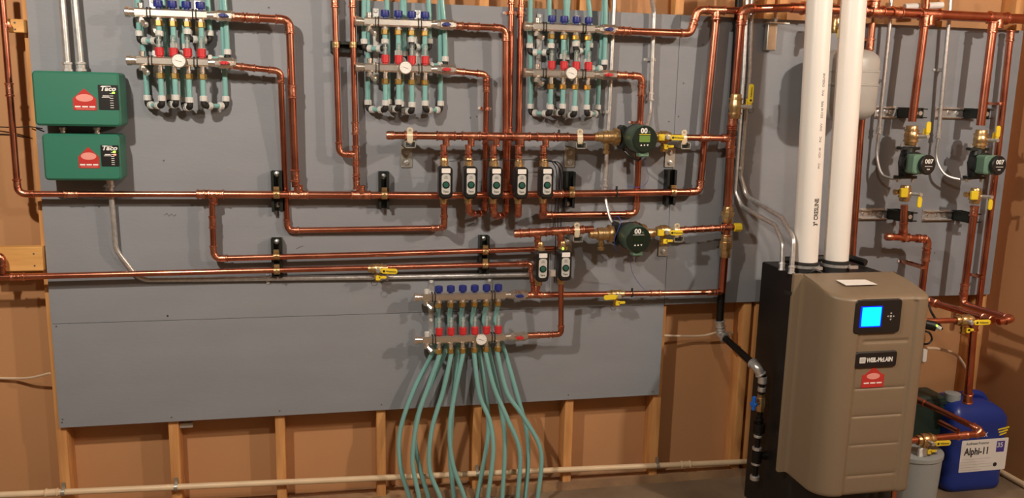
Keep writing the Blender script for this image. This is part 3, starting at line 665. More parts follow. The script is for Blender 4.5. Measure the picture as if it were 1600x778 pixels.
PR = .0096
def pex_loop(label, xa, ya, za, xb, yb, ze, ztop, xt, yt, grp, m='pex'):
    """tube dropping from a nut, two black elbows with pale nuts, tube rising behind to the ceiling"""
    A = V((xa, ya, za)); root = thing('pex_tube', label, 'tube', A, group=grp)
    E1 = V((xa, ya, ze)); E2 = V((xb, yb, ze)); dr = (E2-E1); L = dr.length; dr.normalize()
    t = MB(); t.tube([A, V((xa, ya, ze+.030))], PR, 12); t.obj('drop_tube', m, root)
    top = V((xt, yt, ztop)); mid = V((xb+(xt-xb)*.12, yb, ze+.16))
    t = MB(); t.tube(catmull([V((xb, yb, ze+.028)), V((xb, yb, ze+.06)), mid, top.lerp(mid, .4), top]), PR, 12); t.obj('rising_tube', m, root)
    for E, s, x, y in ((E1, 1, xa, ya), (E2, -1, xb, yb)):
        e = MB(); path, _ = fillet([V((x, y, ze+.02)), E, E+dr*s*.022], .013); e.tube(path, .0105, 12); eo = e.obj('elbow', 'rubber', root)
        k = MB(); k.lathe(V((x, y, ze+.016)), UP, [(0, .012), (.001, .0138), (.017, .0138), (.020, .0110)], 10); k.obj('nut', 'white', eo)
        k = MB(); k.lathe(E+dr*s*.016, dr*s, [(0, .012), (.001, .0138), (min(.015, L/2-.018), .0138), (min(.017, L/2-.016), .0110)], 10); k.obj('nut', 'white', eo)
    if L > .07:
        k = MB(); k.tube([E1+dr*.03, E2-dr*.03], .0085, 10); k.obj('link', 'pex', root)
    return root
def tubes(Mn, top_z=2.30, variant=0):
    x0, sp, zS, zR = Mn['x0'], Mn['sp'], Mn['zS'], Mn['zR']; yS, yR = Mn['yS'], Mn['yR']; lab = Mn['lab']
    rnd = random.Random(variant)
    low = [(0, -.062, -.022, 0), (1, .028, -.024, .005), (2, .076, -.024, 0), (3, W3 + .066, -.022, 0)] if False else None
    W3 = sp*3
    ze = zR-.155
    spec = [(0, x0-.062, -.024, 0, x0-.075), (1, x0+sp-.034, -.024, .004, x0+sp-.06), (2, x0+2*sp-.032, -.026, -.004, x0+2*sp-.01), (3, x0+W3+.068, -.024, .002, x0+W3+.075)]
    names = ('far left', 'second', 'third', 'far right')
    for i, xb, yb, dz, xt in spec:
        if abs(xb-(x0+i*sp)) < .05: yb2 = yb
        pex_loop('teal tube looping from the %s lower nut of the %s' % (names[i], lab), x0+i*sp, yR, zR-.058, xb, yb, ze+dz, top_z, xt+rnd.uniform(-.02, .02), -.03, 'teal tubes of the three upper manifolds')
    ze2 = zS-.115
    spec = [(0, x0-.075, -.030, .02, x0-.085), (1, x0+sp*1.55, -.022, -.02, x0+sp*1.3), (2, x0+W3+.022, -.030, .03, x0+W3-.01), (3, x0+W3+.082, -.040, -.035, x0+W3+.05)]
    for i, xb, yb, dz, xt in spec:
        pex_loop('teal tube looping from the %s upper nut of the %s' % (names[i], lab), x0+i*sp, yS+.0, zS-.042, xb, yb-.004, ze2+dz, top_z, xt+rnd.uniform(-.025, .025), -.045, 'teal tubes of the three upper manifolds')
m1 = manifold('nickel four port manifold at the upper left, beside the green boxes', (247.4, 20), (313.7, 24), (249, 95.5), 4, .078, .095, 'upper left manifold')
m2 = manifold('nickel four port manifold in the upper middle, beside the twin risers', (601.5, 35), (664, 37.5), (604, 106), 4, .078, .095, 'upper middle manifold')
m3 = manifold('nickel four port manifold at the upper right, beside the steel conduits', (862, 43), (919.5, 45), (860.5, 114.5), 4, .078, .095, 'upper right manifold')
for k, mm in enumerate((m1, m2, m3)): tubes(mm, variant=k+1)
m4 = manifold('nickel six port manifold low in the middle with hanging teal tubes', (685.5, 463.5), (778.4, 461.5), (685, 530), 6, .078, .095, 'bottom manifold', left=.066, rgt=.028, white_end=True)
def c8(l): return [(580+x/3.0156, 520+y/3.0156) for x, y in l]
hang = [
 ('r', 0, [(315, 105), (270, 250), (220, 400), (195, 600), (225, 778)], 'second from the left at floor level, curving out left'),
 ('s', 0, [(330, 0), (290, 90), (200, 270), (135, 470), (140, 640), (180, 778)], 'outermost on the left, bowing furthest out'),
 ('r', 1, [(372, 105), (340, 270), (285, 460), (275, 640), (325, 778)], 'from the second lower nut, drifting left'),
 ('s', 1, [(375, 0), (345, 100), (240, 330), (205, 480), (230, 640), (270, 778)], 'from the second upper nut, crossing behind on the left'),
 ('r', 2, [(428, 105), (395, 280), (370, 450), (385, 620), (440, 778)], 'from the third lower nut, curling back right'),
 ('s', 2, [(430, 0), (405, 110), (380, 400), (373, 600), (390, 778)], 'from the third upper nut, nearly straight'),
 ('r', 3, [(485, 105), (510, 290), (560, 420), (575, 560), (550, 778)], 'from the fourth lower nut, bulging right'),
 ('s', 3, [(490, 0), (510, 100), (545, 330), (550, 480), (525, 640), (500, 778)], 'from the fourth upper nut, swinging back left'),
 ('r', 4, [(545, 100), (580, 260), (640, 400), (700, 560), (690, 778)], 'from the fifth lower nut, sweeping right'),
 ('s', 4, [(545, 0), (565, 130), (610, 350), (630, 520), (618, 778)], 'from the fifth upper nut, bending slightly right'),
 ('r', 5, [(598, 100), (640, 280), (720, 400), (800, 560), (785, 778)], 'outermost on the right, bowing furthest out'),
 ('s', 5, [(600, 0), (630, 90), (690, 300), (730, 450), (740, 600), (725, 778)], 'from the sixth upper nut, just inside the rightmost'),
]
for kind, i, pts, lab in hang:
    q = c8(pts); x = m4['x0']+i*m4['sp']
    if kind == 'r': start = [V((x, m4['yR'], m4['zR']-.055)), V((x, m4['yR'], m4['zR']-.075))]; d0, d1 = .095, .12; q = q[1:]
    else: start = [V((x, m4['yS'], m4['zS']-.040)), V((x, m4['yS']+.03, m4['zS']-.085)), V((x, -.045, m4['zR']+.03))]; d0, d1 = .045, .085; q = q[1:]
    P = start + [PX(a, b, d0+(d1-d0)*min(1, (k+1)/len(q))) for k, (a, b) in enumerate(q)]
    P.append(V((P[-1].x, P[-1].y, 0.002)) if P[-1].z > .02 else P[-1]+V((0, 0, -.01)))
    mb = MB(); mb.tube(catmull(P, 9), PR, 12)
    tag(mb.obj('pex_tube', 'pex'), 'teal tube under the bottom manifold, '+lab, 'tube', 'hanging teal tubes')

# ------------------------------------------------------------ conduits and cables
def conduit(label, pts, r, R=.06, m='galv', conn=(), name='steel_conduit'):
    P = [pt(p) for p in pts]; root = thing(name, label, 'conduit', P[0]); path, _ = fillet(P, R, 10)
    mb = MB(); mb.tube(path, r, 12); mb.obj('tube', m, root)
    for i, t in conn:
        c = P[i].lerp(P[i+1], t); dr = (P[i+1]-P[i]).normalized()
        k = MB(); k.lathe(c-dr*.016, dr, [(0, r*1.1), (.001, r*1.45), (.008, r*1.45), (.009, r*1.2), (.024, r*1.2), (.025, r*1.5), (.032, r*1.5)], 8); k.obj('connector', 'galv', root)
    return root
conduit('left steel conduit of the two entering the upper green box', [(95, -25, .05), (106, 108, .05)], .0118, conn=[(0, .97)])
conduit('right steel conduit of the two entering the upper green box', [(114, -25, .05), (127, 108, .05)], .0118, conn=[(0, .97)])
conduit('steel conduit from the lower green box bending right under the low pipes', [(172, 282, .035), (181, 390, .030), (217, 437, .014), (600, 433, .014), (830, 429, .014)], .0100, R=.08, conn=[(0, .03), (3, -.0)])
conduit('steel conduit behind the right manifold down towards the lower digital pump', [(961, -25, .03), (952, 170, .03), (945, 288, .03)], .0090, conn=[(1, .98)])
conduit('bent steel conduit right of the right manifold', [(1014, -25, .06), (1022, 18, .03), (1017, 152, .03)], .0095, R=.04, conn=[(1, .99)])
conduit('left steel conduit bending over into the boiler top', [(1168, -25, .02), (1162, 110, .02), (1148, 300, .02), (1158, 322, .05), (1212, 352, .30), (1223, 380, .38), (1222, 418, .40)], .0095, R=.05, conn=[(5, .95)])
conduit('right steel conduit bending over into the boiler top', [(1176, -25, .02), (1171, 110, .02), (1157, 275, .02), (1166, 306, .04), (1222, 340, .30), (1240, 372, .42), (1237, 424, .44)], .0095, R=.05, conn=[(5, .95)])
conduit('steel conduit hanging to the left single speed pump', [(1393, -10, .05), (1390, 40, .05), (1373, 205, .04)], .0085, conn=[(1, .99)])
conduit('steel conduit hanging to the right single speed pump', [(1487, -20, .05), (1483, 30, .05), (1466, 212, .04)], .0085, conn=[(1, .99)])
def cable(label, pts, r, m, name='cable', ribs=False):
    mb = MB(); path = catmull([pt(p) for p in pts], 14 if not ribs else 26)
    rr = [r*(1+.10*(k % 2)) for k in range(len(path))] if ribs else r
    mb.tube(path, rr, 8); return tag(mb.obj(name, m), label, 'cable')
cable('ribbed steel flex cable curving to the left single speed pump', [(1373, 208, .04), (1370, 240, .04), (1377, 270, .07), (1395, 279, .10), (1413, 277, .12)], .0058, 'galv', 'flexible_conduit', True)
cable('ribbed steel flex cable curving to the right single speed pump', [(1466, 215, .04), (1463, 245, .04), (1475, 271, .07), (1500, 280, .10), (1522, 278, .12)], .0058, 'galv', 'flexible_conduit', True)
cable('ribbed steel flex cable down to the lower digital pump', [(945, 290, .03), (947, 315, .04), (955, 345, .08), (968, 358, .12)], .0058, 'galv', 'flexible_conduit', True)
cable('ribbed steel flex cable down to the upper digital pump', [(1017, 154, .03), (1016, 175, .04), (1010, 200, .08)], .0058, 'galv', 'flexible_conduit', True)
cable('grey cable looping under the upper digital pump', [(972, 232, .12), (985, 244, .15), (998, 250, .19), (1003, 240, .21)], .0040, 'strut')
cable('blue wire loop under the upper digital pump', [(1002, 242, .20), (1010, 262, .16), (1012, 282, .12), (1000, 292, .10), (980, 291, .09)], .0010, 'wireb', 'wire')
cable('blue wire arching over the lower digital pump', [(958, 345, .10), (964, 338, .14), (970, 345, .16), (966, 358, .17), (960, 375, .17), (963, 392, .15), (968, 398, .13)], .0014, 'wireb', 'wire')
cable('thin blue wire hanging from the lower digital pump', [(994, 392, .2), (986, 404, .18), (988, 425, .10), (1000, 445, .05), (1012, 456, .04)], .0009, 'wireb', 'wire')
cable('ivory cable stapled below the green boxes at the far left', [(-30, 590, -.09), (20, 591, -.085), (48, 590, -.05), (78, 583, -.012)], .0045, 'wirew')
cable('ivory cable crossing the stud bay right of the lower plywood', [(1036, 524, -.02), (1070, 525, -.05), (1100, 524, -.05), (1122, 519, -.03), (1145, 520, -.02)], .0050, 'wirew')
cable('black wire running in from the left towards the green boxes', [(-30, 197, -.09), (20, 199, -.06), (45, 198, -.01), (66, 201, .02)], .0022, 'wirek', 'wire')
cable('second black wire at the left below the first', [(-30, 209, -.1), (15, 210, -.1), (46, 215, -.1)], .0018, 'wirek', 'wire')
cable('black thermostat wire linking the zone valve tops', [(702, 252, .14), (735, 250, .15), (790, 250, .15), (850, 250, .15), (866, 254, .12), (876, 268, .06), (878, 300, .03)], .0014, 'wirek', 'wire')
for k, (o, lab) in enumerate(((0, 'left'), (5, 'middle'), (10, 'right'))):
    cable('%s black wire of the bundle dropping right of the fifth zone valve' % lab, [(856+o*.3, 252, .13), (864+o, 255, .08), (870+o, 275, .03), (867+o, 340, .03), (868+o*.7, 380, .035), (866+o*.6, 442, .035)], .0019, 'wirek', 'wire')
strapc = [((948, 175, .03), .009, 'steel strap on the conduit below the right manifold'), ((1019, 93, .03), .0095, 'steel strap on the bent conduit right of the right manifold'),
          ((1155, 262, .02), .0095, 'steel strap on the bent conduits above the boiler'), ((1381, 126, .04), .0085, 'steel strap on the conduit above the left single speed pump'), ((1475, 109, .04), .0085, 'steel strap on the conduit above the right single speed pump'),
          ((418, 434.5, .014), .010, 'steel strap on the level conduit under the low pipes')]
for p, r, lab in strapc: strap(lab, p, r, vertical='level' not in lab, m='galv')
mb = MB(); mb.prism(rrect(.030, .026, .003, 2), PX(862, 426, .05), Xa, Za, FR, .02, .002); tag(mb.obj('wire_nut', 'tag'), 'small white plastic wire connector between the lower zone valves', 'connector')

# ------------------------------------------------------------ gas line
pipe('black steel gas pipe behind the thick copper riser', [(1156, -20, .024), (1124, 512, .024)], .0165, name='gas_pipe', m='iron', cat='pipe', elbows=False)
root = pipe('black steel gas pipe slanting forward to the boiler side', [(1125, 505, .024), (1126, 522, .024), (1183, 574, .30), (1193, 592, .31)], .0150, R=.025, name='gas_pipe', m='iron', fm='galv', cat='pipe', sleeve=1.35, couple=[(0, .2)])
gx = (1192, 590, .31)
root = thing('gas_riser', 'black gas pipe with galvanised fittings dropping beside the boiler cabinet', 'pipe', PX(1187, 745, .31))
a = PX(1192, 588, .31); b = V((a.x, a.y, PX(1187, 748, .31).z))
mb = MB(); mb.tube([a, b], .0115, 14); mb.obj('tube', 'iron', root)
H = a.z-b.z
for t, L, r, m in ((.0, .030, .019, 'galv'), (.10, .02, .017, 'galv'), (.40, .012, .018, 'iron'), (.45, .040, .026, 'iron'), (.56, .012, .018, 'galv'), (.68, .014, .020, 'galv'), (.72, .05, .022, 'iron'), (.83, .012, .019, 'galv'), (.96, .02, .020, 'galv')):
    mb = MB(); mb.lathe(a+V((0, 0, -t*H)), DN, [(0, r*.9), (.002, r), (L-.002, r), (L, r*.9)], 14); mb.obj('fitting', m, root)
mb = MB(); mb.lathe(a+V((0, 0, -.77*H)), Xa, [(0, .014), (.03, .014), (.031, .018), (.042, .018)], 12); mb.obj('side_plug', 'iron', root)
root = thing('gas_cock', 'brass gas valve with blue handle beside the boiler cabinet', 'valve', a+V((0, 0, -.25*H)))
mb = MB(); mb.lathe(a+V((0, 0, -.17*H)), DN, [(0, .016), (.012, .016), (.013, .019), (.03, .023), (.045, .023), (.060, .019), (.072, .019)], 8); mb.obj('body', 'brass', root)
c = a+V((-.02, -.018, -.17*H-.032))
mb = MB(); mb.lathe(c, V((-1, -.3, 0)), [(0, .006), (.022, .006)], 8); mb.obj('stem', 'brass', root)
mb = MB(); mb.prism(rrect(.016, .062, .007, 4), c+V((-.022, -.006, .004)), V((.5, -.85, 0)), Za, V((-1, -.3, 0)), .008, .002); mb.prism(rrect(.030, .016, .006, 4), c+V((-.022, -.006, .0)), V((.5, -.85, 0)), Za, V((-1, -.3, 0)), .010, .002); mb.obj('handle', 'bluev', root)

# ------------------------------------------------------------ white pipe along the wall foot
root = pipe('long ivory plastic pipe running along the foot of the studs', [PX(-40, 775, 0), PX(1100, 724, 0), PX(1166, 721, 0)], .0125, name='plastic_pipe', m='cpvc', fm='cpvc', couple=[(0, .97), (0, .09)], sleeve=1.18, elbows=False)
for x, y, lab in ((99, 769, 'left edge stud'), (275, 761, 'second stud'), (746, 740, 'stud behind the teal tubes'), (1027, 727, 'stud at the right end of the plywood strip')):
    q = PX(x, y, 0); q.z = PX(-40, 775, 0).z + (PX(1100, 724, 0).z-PX(-40, 775, 0).z)*(q.x-PX(-40, 775, 0).x)/(PX(1100, 724, 0).x-PX(-40, 775, 0).x)
    r_ = thing('pipe_hook', 'hook of the ivory pipe, on the '+lab, 'strap', q+V((0, .012, 0)), group='ivory pipe hooks')
    mb = MB(); mb.lathe(q-Xa*.007, Xa, [(0, .0128), (.0005, .0148), (.0135, .0148), (.014, .0128)], 16); mb.box(q+V((0, .010, .02)), (.012, .006, .03)); mb.obj('hook', 'zinc', r_)

# ------------------------------------------------------------ wooden blocks
def block(label, x0, x1, y0, y1, clamp=None):
    a = PX(x0, y0, .022); b = PX(x1, y1, .022); root = thing('wood_block', label, 'block', (a.x, 0, b.z))
    mb = MB(); mb.prism(rrect(b.x-a.x, a.z-b.z, .003, 2), ((a.x+b.x)/2, .0175, (a.z+b.z)/2), Xa, Za, FR, .040, .002); mb.obj('board', 'woodx', root)
    for dz in (-.28, .22):
        mb = MB(); mb.lathe(((b.x-.028), -.0222, (a.z+b.z)/2+(a.z-b.z)*dz), FR, [(0, .0035), (.001, .0035)], 8); mb.obj('nail', 'dark', root)
    return root
block('pine block beside the low pipe at the far left', -20, 68, 387, 423)
block('small pine block behind the far left copper pipe near the top', 8, 38, 29, 51)
mb = MB(); q = PX(10, 40, .045); mb.lathe(q, FR, [(0, .016), (.010, .016), (.012, .010), (.02, .010)], 12); tag(mb.obj('pipe_clamp', 'fitting'), 'copper bell hanger on the small top left wood block', 'clamp')

# ------------------------------------------------------------ green zone controllers
def controller(label, x0, x1, y0, y1, leds, front=.105):
    a = PX(x0, y0, front); b = PX(x1, y1, front); w, h = b.x-a.x, a.z-b.z; c = V(((a.x+b.x)/2, 0, (a.z+b.z)/2))
    root = thing('zone_controller', label, 'control box', (c.x, 0, b.z))
    mb = MB(); mb.prism(rrect(w-.02, h-.03, .006, 3), (c.x, 0, c.z-.004), Xa, Za, FR, .05); mb.obj('back_box', 'strut', root)
    mb = MB(); mb.prism(rrect(w, h, .014, 5), (c.x, -.030, c.z), Xa, Za, FR, front-.030, .007); cv = mb.obj('cover', 'green', root)
    f = -front-.0004
    X = lambda t: a.x+w*t
    Z = lambda t: a.z-h*t
    st = MB(); hw = w*.135; st.prism([(-hw, -.034), (hw, -.034), (hw, .006), (0, .040), (-hw, .006)], (X(.59), f, Z(.52)), Xa, Za, FR, .0008); so = st.obj('red_sticker', 'labelred', cv)
    g = MB(); g.prism([(hw*.75*math.cos(t*PI/8), .013*math.sin(t*PI/8)) for t in range(16)], (X(.59), f-.0008, Z(.52)+.008), Xa, Za, FR, .0004)
    g.obj('emblem', 'pink', so)
    g = MB()
    for q in range(3): g.box((X(.59)+(q-1)*hw*.62, f-.0011, Z(.52)-.022), (hw*.5, .0005, .005))
    g.obj('print_line', 'white_ink', so, smooth=False)
    g = MB(); g.box((X(.59), f-.0011, Z(.52)-.0295), (hw*1.6, .0005, .0016)); g.obj('fine_print', 'pink', so, smooth=False)
    pw, ph = w*.235, h*.46
    g = MB(); g.prism(rrect(pw, ph, .002, 2), (X(.868), f, Z(.46)), Xa, Za, FR, .001); po = g.obj('indicator_panel', 'blackp', cv)
    lettering('Taco', .022, 'white_ink', po, (X(.865), f-.0012, Z(.46)+ph*.27), shear=.25, bold=.035, squeeze=1.15)
    g = MB(); g.box((X(.85), f-.0013, Z(.46)+ph*.45), (pw*.45, .0004, .0028)); g.box((X(.84), f-.0013, Z(.46)+ph*.06), (pw*.32, .0004, .003)); g.box((X(.84), f-.0013, Z(.46)-.0), (pw*.42, .0004, .002))
    for q in range(7): g.box((X(.905), f-.0013, Z(.46)+ph*.16-q*ph*.095), (pw*.17, .0004, .0018))
    g.obj('fine_print', 'white_ink', po, smooth=False)
    for q, mm in leds:
        g = MB(); g.prism(rrect(.009, .006, .0015, 2), (X(.93)+(q*.001), f-.001, Z(.46)+ph*(.19-q*.13)), Xa, Za, FR, .0015); g.obj('indicator_light', mm, po)
    return root
controller('upper green zone controller box with a red house sticker', 48, 190, 110, 198, [(0, 'ledg')], .132)
controller('lower green zone controller box, two indicator lights lit', 64, 190, 209, 282, [(0, 'ledg'), (1, 'ledr')], .124)
for x, lab in ((98, 'left'), (151, 'right')):
    mb = MB(); mb.lathe(PX(x, 199, .055), DN, [(0, .012), (.008, .012), (.009, .009), (.018, .009), (.019, .013), (.028, .013)], 10)
    tag(mb.obj('conduit_nipple', 'galv'), '%s steel nipple between the two green boxes' % lab, 'connector')

# ------------------------------------------------------------ boiler
BX0, BX1, BD0, BD1 = 2.745, 3.185, .50, .72
BZ0, BZ1 = .275, 1.075
root = thing('boiler', 'taupe and black condensing boiler with a lit blue screen', 'boiler', (2.95, -.45, 0))
mb = MB(); mb.prism(rrect(.40, .36, .012, 3), (3.00, -.33, .0), Xa, Ya, Za, 1.055, .004); mb.obj('cabinet', 'blackbox', root)
# jacket: plan outline swept upward, with a recessed centre, creases and rolled edges
def plan():
    P = []
    x0, x1 = BX0, BX1; y0, y1 = -BD0, -BD1
    P += [(x0, y0+.012, 0), (x0, y0, 0), (x0+.004, y0-.004, 0), (x0+.028, y0-.004, 0), (x0+.033, y0-.008, 0)]
    xl, xr = x0+.036, x1-.004
    for k in range(1, 8): P.append((xl+.004*k/7, y0-.008+(y1+.085-(y0-.008))*k/7, 0))
    for k in range(1, 13):
        a = k/12*PI/2; P.append((xl+.004+.085*(1-math.cos(a)), y1+.085-.085*math.sin(a), 0))
    xa, xb = P[-1][0], xr-.030
    for k in range(1, 91): P.append((xa+(xb-xa)*k/90, y1, 1))
    for k in range(1, 9):
        a = k/8*PI/2; P.append((xb+.030*math.sin(a), y1+.030*(1-math.cos(a)), 0))
    for k in range(1, 7): P.append((xr, y1+.030+(y0-y1-.03)*k/6, 0))
    return P
def sst(a, b, x): t = min(1, max(0, (x-a)/(b-a))); return t*t*(3-2*t)
PL = plan(); NV = 170
xc0, xc1 = BX0+.155, BX1-.070     # recessed centre band
ctr = V(((BX0+BX1)/2, -BD0-.02, 0))
vs = []; 
creases = [(PX(1362, y, BD1).z) for y in (609, 652, 697, 744)]
zscr = PX(1362, 535, BD1).z
for j in range(NV+1):
    v = j/NV
    z = BZ0 + (BZ1-BZ0)*v
    for (x, y, fr) in PL:
        xx, yy = x, y
        tot = sst(-BD0-.03, -BD1+.0, y) if False else (max(0, (-y-BD0))/(BD1-BD0))
        zz = z
        # top falls slightly toward the front; bottom edge of the front dips
        topf = -.038*tot*sst(.9, 1, v); botf = -.012*tot*(1-sst(0, .1, v)); zz = z+topf+botf
        # rolled top and bottom edges
        e = max(0, (v-.965)/.035); ins = .022*(1-math.sqrt(max(0, 1-e*e)))
        e2 = max(0, (.02-v)/.02); ins += .008*(1-math.sqrt(max(0, 1-e2*e2)))
        if tot > 0.05: yy += ins; xx += (ctr.x-xx)*ins*.6
        if fr:
            w = .012
            rec = sst(xc0-w, xc0+w, x)*(1-sst(xc1-w, xc1+w, x))
            if z > zscr: 
                xc2 = BX1-.070; rec = rec
            d = .0075*rec
            g = math.exp(-((x-xc0+.004)/.007)**2)*.006*(1-sst(.80, .9, v)) + math.exp(-((x-xc1-.004)/.007)**2)*.006*(1-sst(.93, .97, v))
            d += g
            d += .005*math.exp(-((z-zscr)/.0055)**2)*sst(xc0+.01, xc0+.03, x)*(1-sst(xc1-.02, xc1, x))
            for cz in creases:
                t = z-cz
                if abs(t) < .03 and x > xc0 and x < xc1: d += (.0045 if t > 0 else -.0)*math.exp(-abs(t)/.008)*rec*(1 if t > 0 else 0)
            yy += d
        vs.append((xx, yy, zz))
n = len(PL); fs = [(j*n+k, j*n+k+1, (j+1)*n+k+1, (j+1)*n+k) for j in range(NV) for k in range(n-1)]
mb = MB(); mb.add(vs, fs)
# lid: fill from the top ring back to the cabinet
top = vs[NV*n:(NV+1)*n]; tv = list(top); base = len(mb.v)
rings = 10
lid = []
for q in range(rings+1):
    s = q/rings
    for (x, y, z) in top:
        yb = -BD0+.012; lid.append((x*(1-s*.0)+0, y+(yb-y)*s, z+(BZ1-z)*s+.004*math.sin(s*PI)))
mb.add(lid, [(q*n+k, q*n+k+1, (q+1)*n+k+1, (q+1)*n+k) for q in range(rings) for k in range(n-1)])
bot = vs[:n]; lid = []
for s in (0, 1):
    for (x, y, z) in bot: lid.append((x, y+(-BD0+.012-y)*s, z))
mb.add(lid, [(k, n+k, n+k+1, k+1) for k in range(n-1)])
jk = mb.obj('jacket', 'taupe', root, angle=50)
def fp(x, y): q = PX(x, y, BD1-.0); return q
def plate(name, xa, ya, xb, yb, m, par, r=.008, dep=.006, off=.0, ch=.002):
    a, b = fp(xa, ya), fp(xb, yb); w, h = b.x-a.x, a.z-b.z; mb = MB()
    mb.prism(rrect(w, h, r, 6), ((a.x+b.x)/2, -BD1+.008-off, (a.z+b.z)/2), Xa, Za, FR, dep, ch); return mb.obj(name, m, par), (a.x+b.x)/2, (a.z+b.z)/2, w, h
dp, dx, dz, dw, dh = plate('control_panel', 1337.5, 469, 1404.5, 519, 'blackp', root, .014, .012, 0, .003)
fo = BD1-.008+.012
sr = MB(); sr.prism(rrect(dw*.46, dh*.62, .002, 2), (dx-dw*.16, -fo, dz+.001), Xa, Za, FR, .001); sr.obj('screen_edge', 'screenrim', dp)
sc = MB(); sc.prism(rrect(dw*.40, dh*.55, .002, 2), (dx-dw*.155, -fo-.001, dz+.001), Xa, Za, FR, .0006); sc.obj('screen', 'screen', dp)
for ux, uz in ((1, 0), (-1, 0), (0, 1), (0, -1)):
    c = V((dx+dw*.27, -fo, dz)) + V((ux, 0, uz))*.0125; U_ = V((ux, 0, uz)); W_ = V((-uz, 0, ux))
    b_ = MB(); b_.prism([(-.003, -.0035), (.0035, 0), (-.003, .0035)], c, U_, W_, FR, .0008); b_.obj('arrow_key', 'greyp', dp)
b_ = MB(); b_.prism(rrect(.0075, .0075, .0015, 2), (dx+dw*.27, -fo, dz), Xa, Za, FR, .0008); b_.obj('centre_key', 'greyp', dp)
bp_, bx, bz, bw, bh = plate('name_badge', 1338, 551, 1400, 572.5, 'blackp', root, .010, .009, 0, .003)
fb = BD1-.008+.009
lettering('WEIL-McLAIN', .0235, 'white_ink', bp_, (bx+.013, -fb-.0002, bz-.008), bold=.035, squeeze=.80, spacing=.95)
g = MB(); g.prism(rrect(.024, .022, .002, 2), (bx-bw*.335, -fb, bz), Xa, Za, FR, .0006); g.obj('logo_square', 'white_ink', bp_)
g = MB(); g.prism(rrect(.019, .017, .001, 2), (bx-bw*.335, -fb-.0006, bz), Xa, Za, FR, .0003); g.obj('logo_square_inner', 'greyp', bp_)
a, b = fp(1366, 591), 0; hw = .046
g = MB(); g.prism([(-hw, -.037), (hw, -.037), (hw, .012), (hw*.8, .012), (0, .042), (-hw*.8, .012), (-hw, .012)], (a.x, -BD1+.0075, a.z), Xa, Za, FR, .0012); so = g.obj('red_sticker', 'labelred', root)
g = MB(); g.prism([(hw*.6*math.cos(t*PI/8), .012*math.sin(t*PI/8)) for t in range(16)], (a.x, -BD1+.0063, a.z+.006), Xa, Za, FR, .0004); g.obj('emblem', 'pink', so)
g = MB()
for q in range(3): g.box((a.x+(q-1)*hw*.58, -BD1+.0060, a.z-.020), (hw*.46, .0005, .005))
g.obj('print_line', 'white_ink', so, smooth=False)
# sticker on the lid
zt = PX(1337, 441, .58); g = MB(); tz = BZ1-.010
def lidp(px, py):
    best = None
    for k in range(400):
        d = .5+.0006*k; q = PX(px, py, d); z = BZ1-.036*(d-BD0)/(BD1-BD0)+.006
        if best is None or abs(q.z-z) < best[0]: best = (abs(q.z-z), q)
    return best[1]
cs = [lidp(*c) for c in ((1306, 437.5), (1352, 437), (1371, 444.5), (1322, 446))]
g.add([c+V((0, 0, o)) for o in (0, .001) for c in cs], [(0, 3, 2, 1), (4, 5, 6, 7), (0, 1, 5, 4), (1, 2, 6, 5), (2, 3, 7, 6), (3, 0, 4, 7)]); g.obj('lid_sticker', 'tag', root, smooth=False)
mb = MB(); q = PX(1233, 457, BD0-.02); mb.box((BX0-.006, -BD0+.02, q.z), (.016, .03, .012)); mb.obj('latch', 'blackp', root, smooth=False)
# vents
for i, (xt, xb, yb, lab) in enumerate(((1281, 1258, 409, 'left white plastic vent pipe rising from the boiler, printed along its length'), (1325.5, 1306, 407, 'right white plastic vent pipe rising from the boiler'))):
    a = PX(xb, yb, .40); r = .047
    tpx = PX((1280.5, 1334)[i], 0, .40)
    b = a+(tpx-a)*1.15
    vr = thing('vent_pipe', lab, 'pipe', a); mb = MB(); mb.tube([a+V((0, 0, .004)), b], r, 40); mb.obj('tube', 'pvc', vr)
    mb = MB(); mb.lathe((a.x, a.y, 1.05), UP, [(0, r+.016), (.012, r+.016), (.013, r+.006), (max(.05, a.z-1.05), r+.005), (max(.055, a.z-1.045), r-.001)], 40); mb.obj('adapter', 'rubber', vr)
    z = (a.z+1.05)/2+.012
    mb = MB(); mb.lathe((a.x, a.y, z-.006), UP, [(0, r+.006), (.001, r+.0085), (.011, r+.0085), (.012, r+.006)], 40); mb.box((a.x+.02+.02*i, a.y-r-.012, z), (.035, .012, .012)); mb.obj('hose_clamp', 'galv', vr)
    if i == 0:
        ax = (b-a).normalized(); U_ = ax; N_ = (V((CX, CY, CZ))-a); N_.z = 0; N_.normalize(); N_ = (rotZ(.72) @ N_); N_ = (N_-ax*N_.dot(ax)).normalized()
        W_ = N_.cross(U_)
        lettering('3" CRESLINE', .026, 'ink', vr, a+ax*.15+N_*(r+.0002)-W_*.008, U_, W_, N_, align='LEFT', bold=.02, squeeze=.75)
        lettering('PVC      SCH 40      PVC      DWV      SCH 40 PIPE      PVC   CRESLINE', .013, 'dark', vr, a+ax*.37+N_*(r+.0002)-W_*.004, U_, W_, N_, align='LEFT', squeeze=.92)
tank = thing('expansion_tank', 'grey white expansion tank mostly hidden behind the right vent pipe', 'tank', PX(1337, 190, .15))
a = PX(1337, 189, .15); b = PX(1337, 76, .15); H = b.z-a.z; R_ = .117; a = V((PX(1324, 135, .18).x, -.18, a.z))
mb = MB(); mb.lathe(a, UP, [(0, .01), (.006, .07), (.018, .095), (.035, .110), (.05, R_), (H*.48, R_), (H*.485, R_+.003), (H*.51, R_+.003), (H*.515, R_), (H*.66, R_), (H*.665, R_+.002), (H*.69, R_+.002), (H*.695, R_-.002), (H-.05, R_-.002), (H-.03, .106), (H-.012, .08), (H, .02)], 40); mb.obj('shell', 'tank', tank)
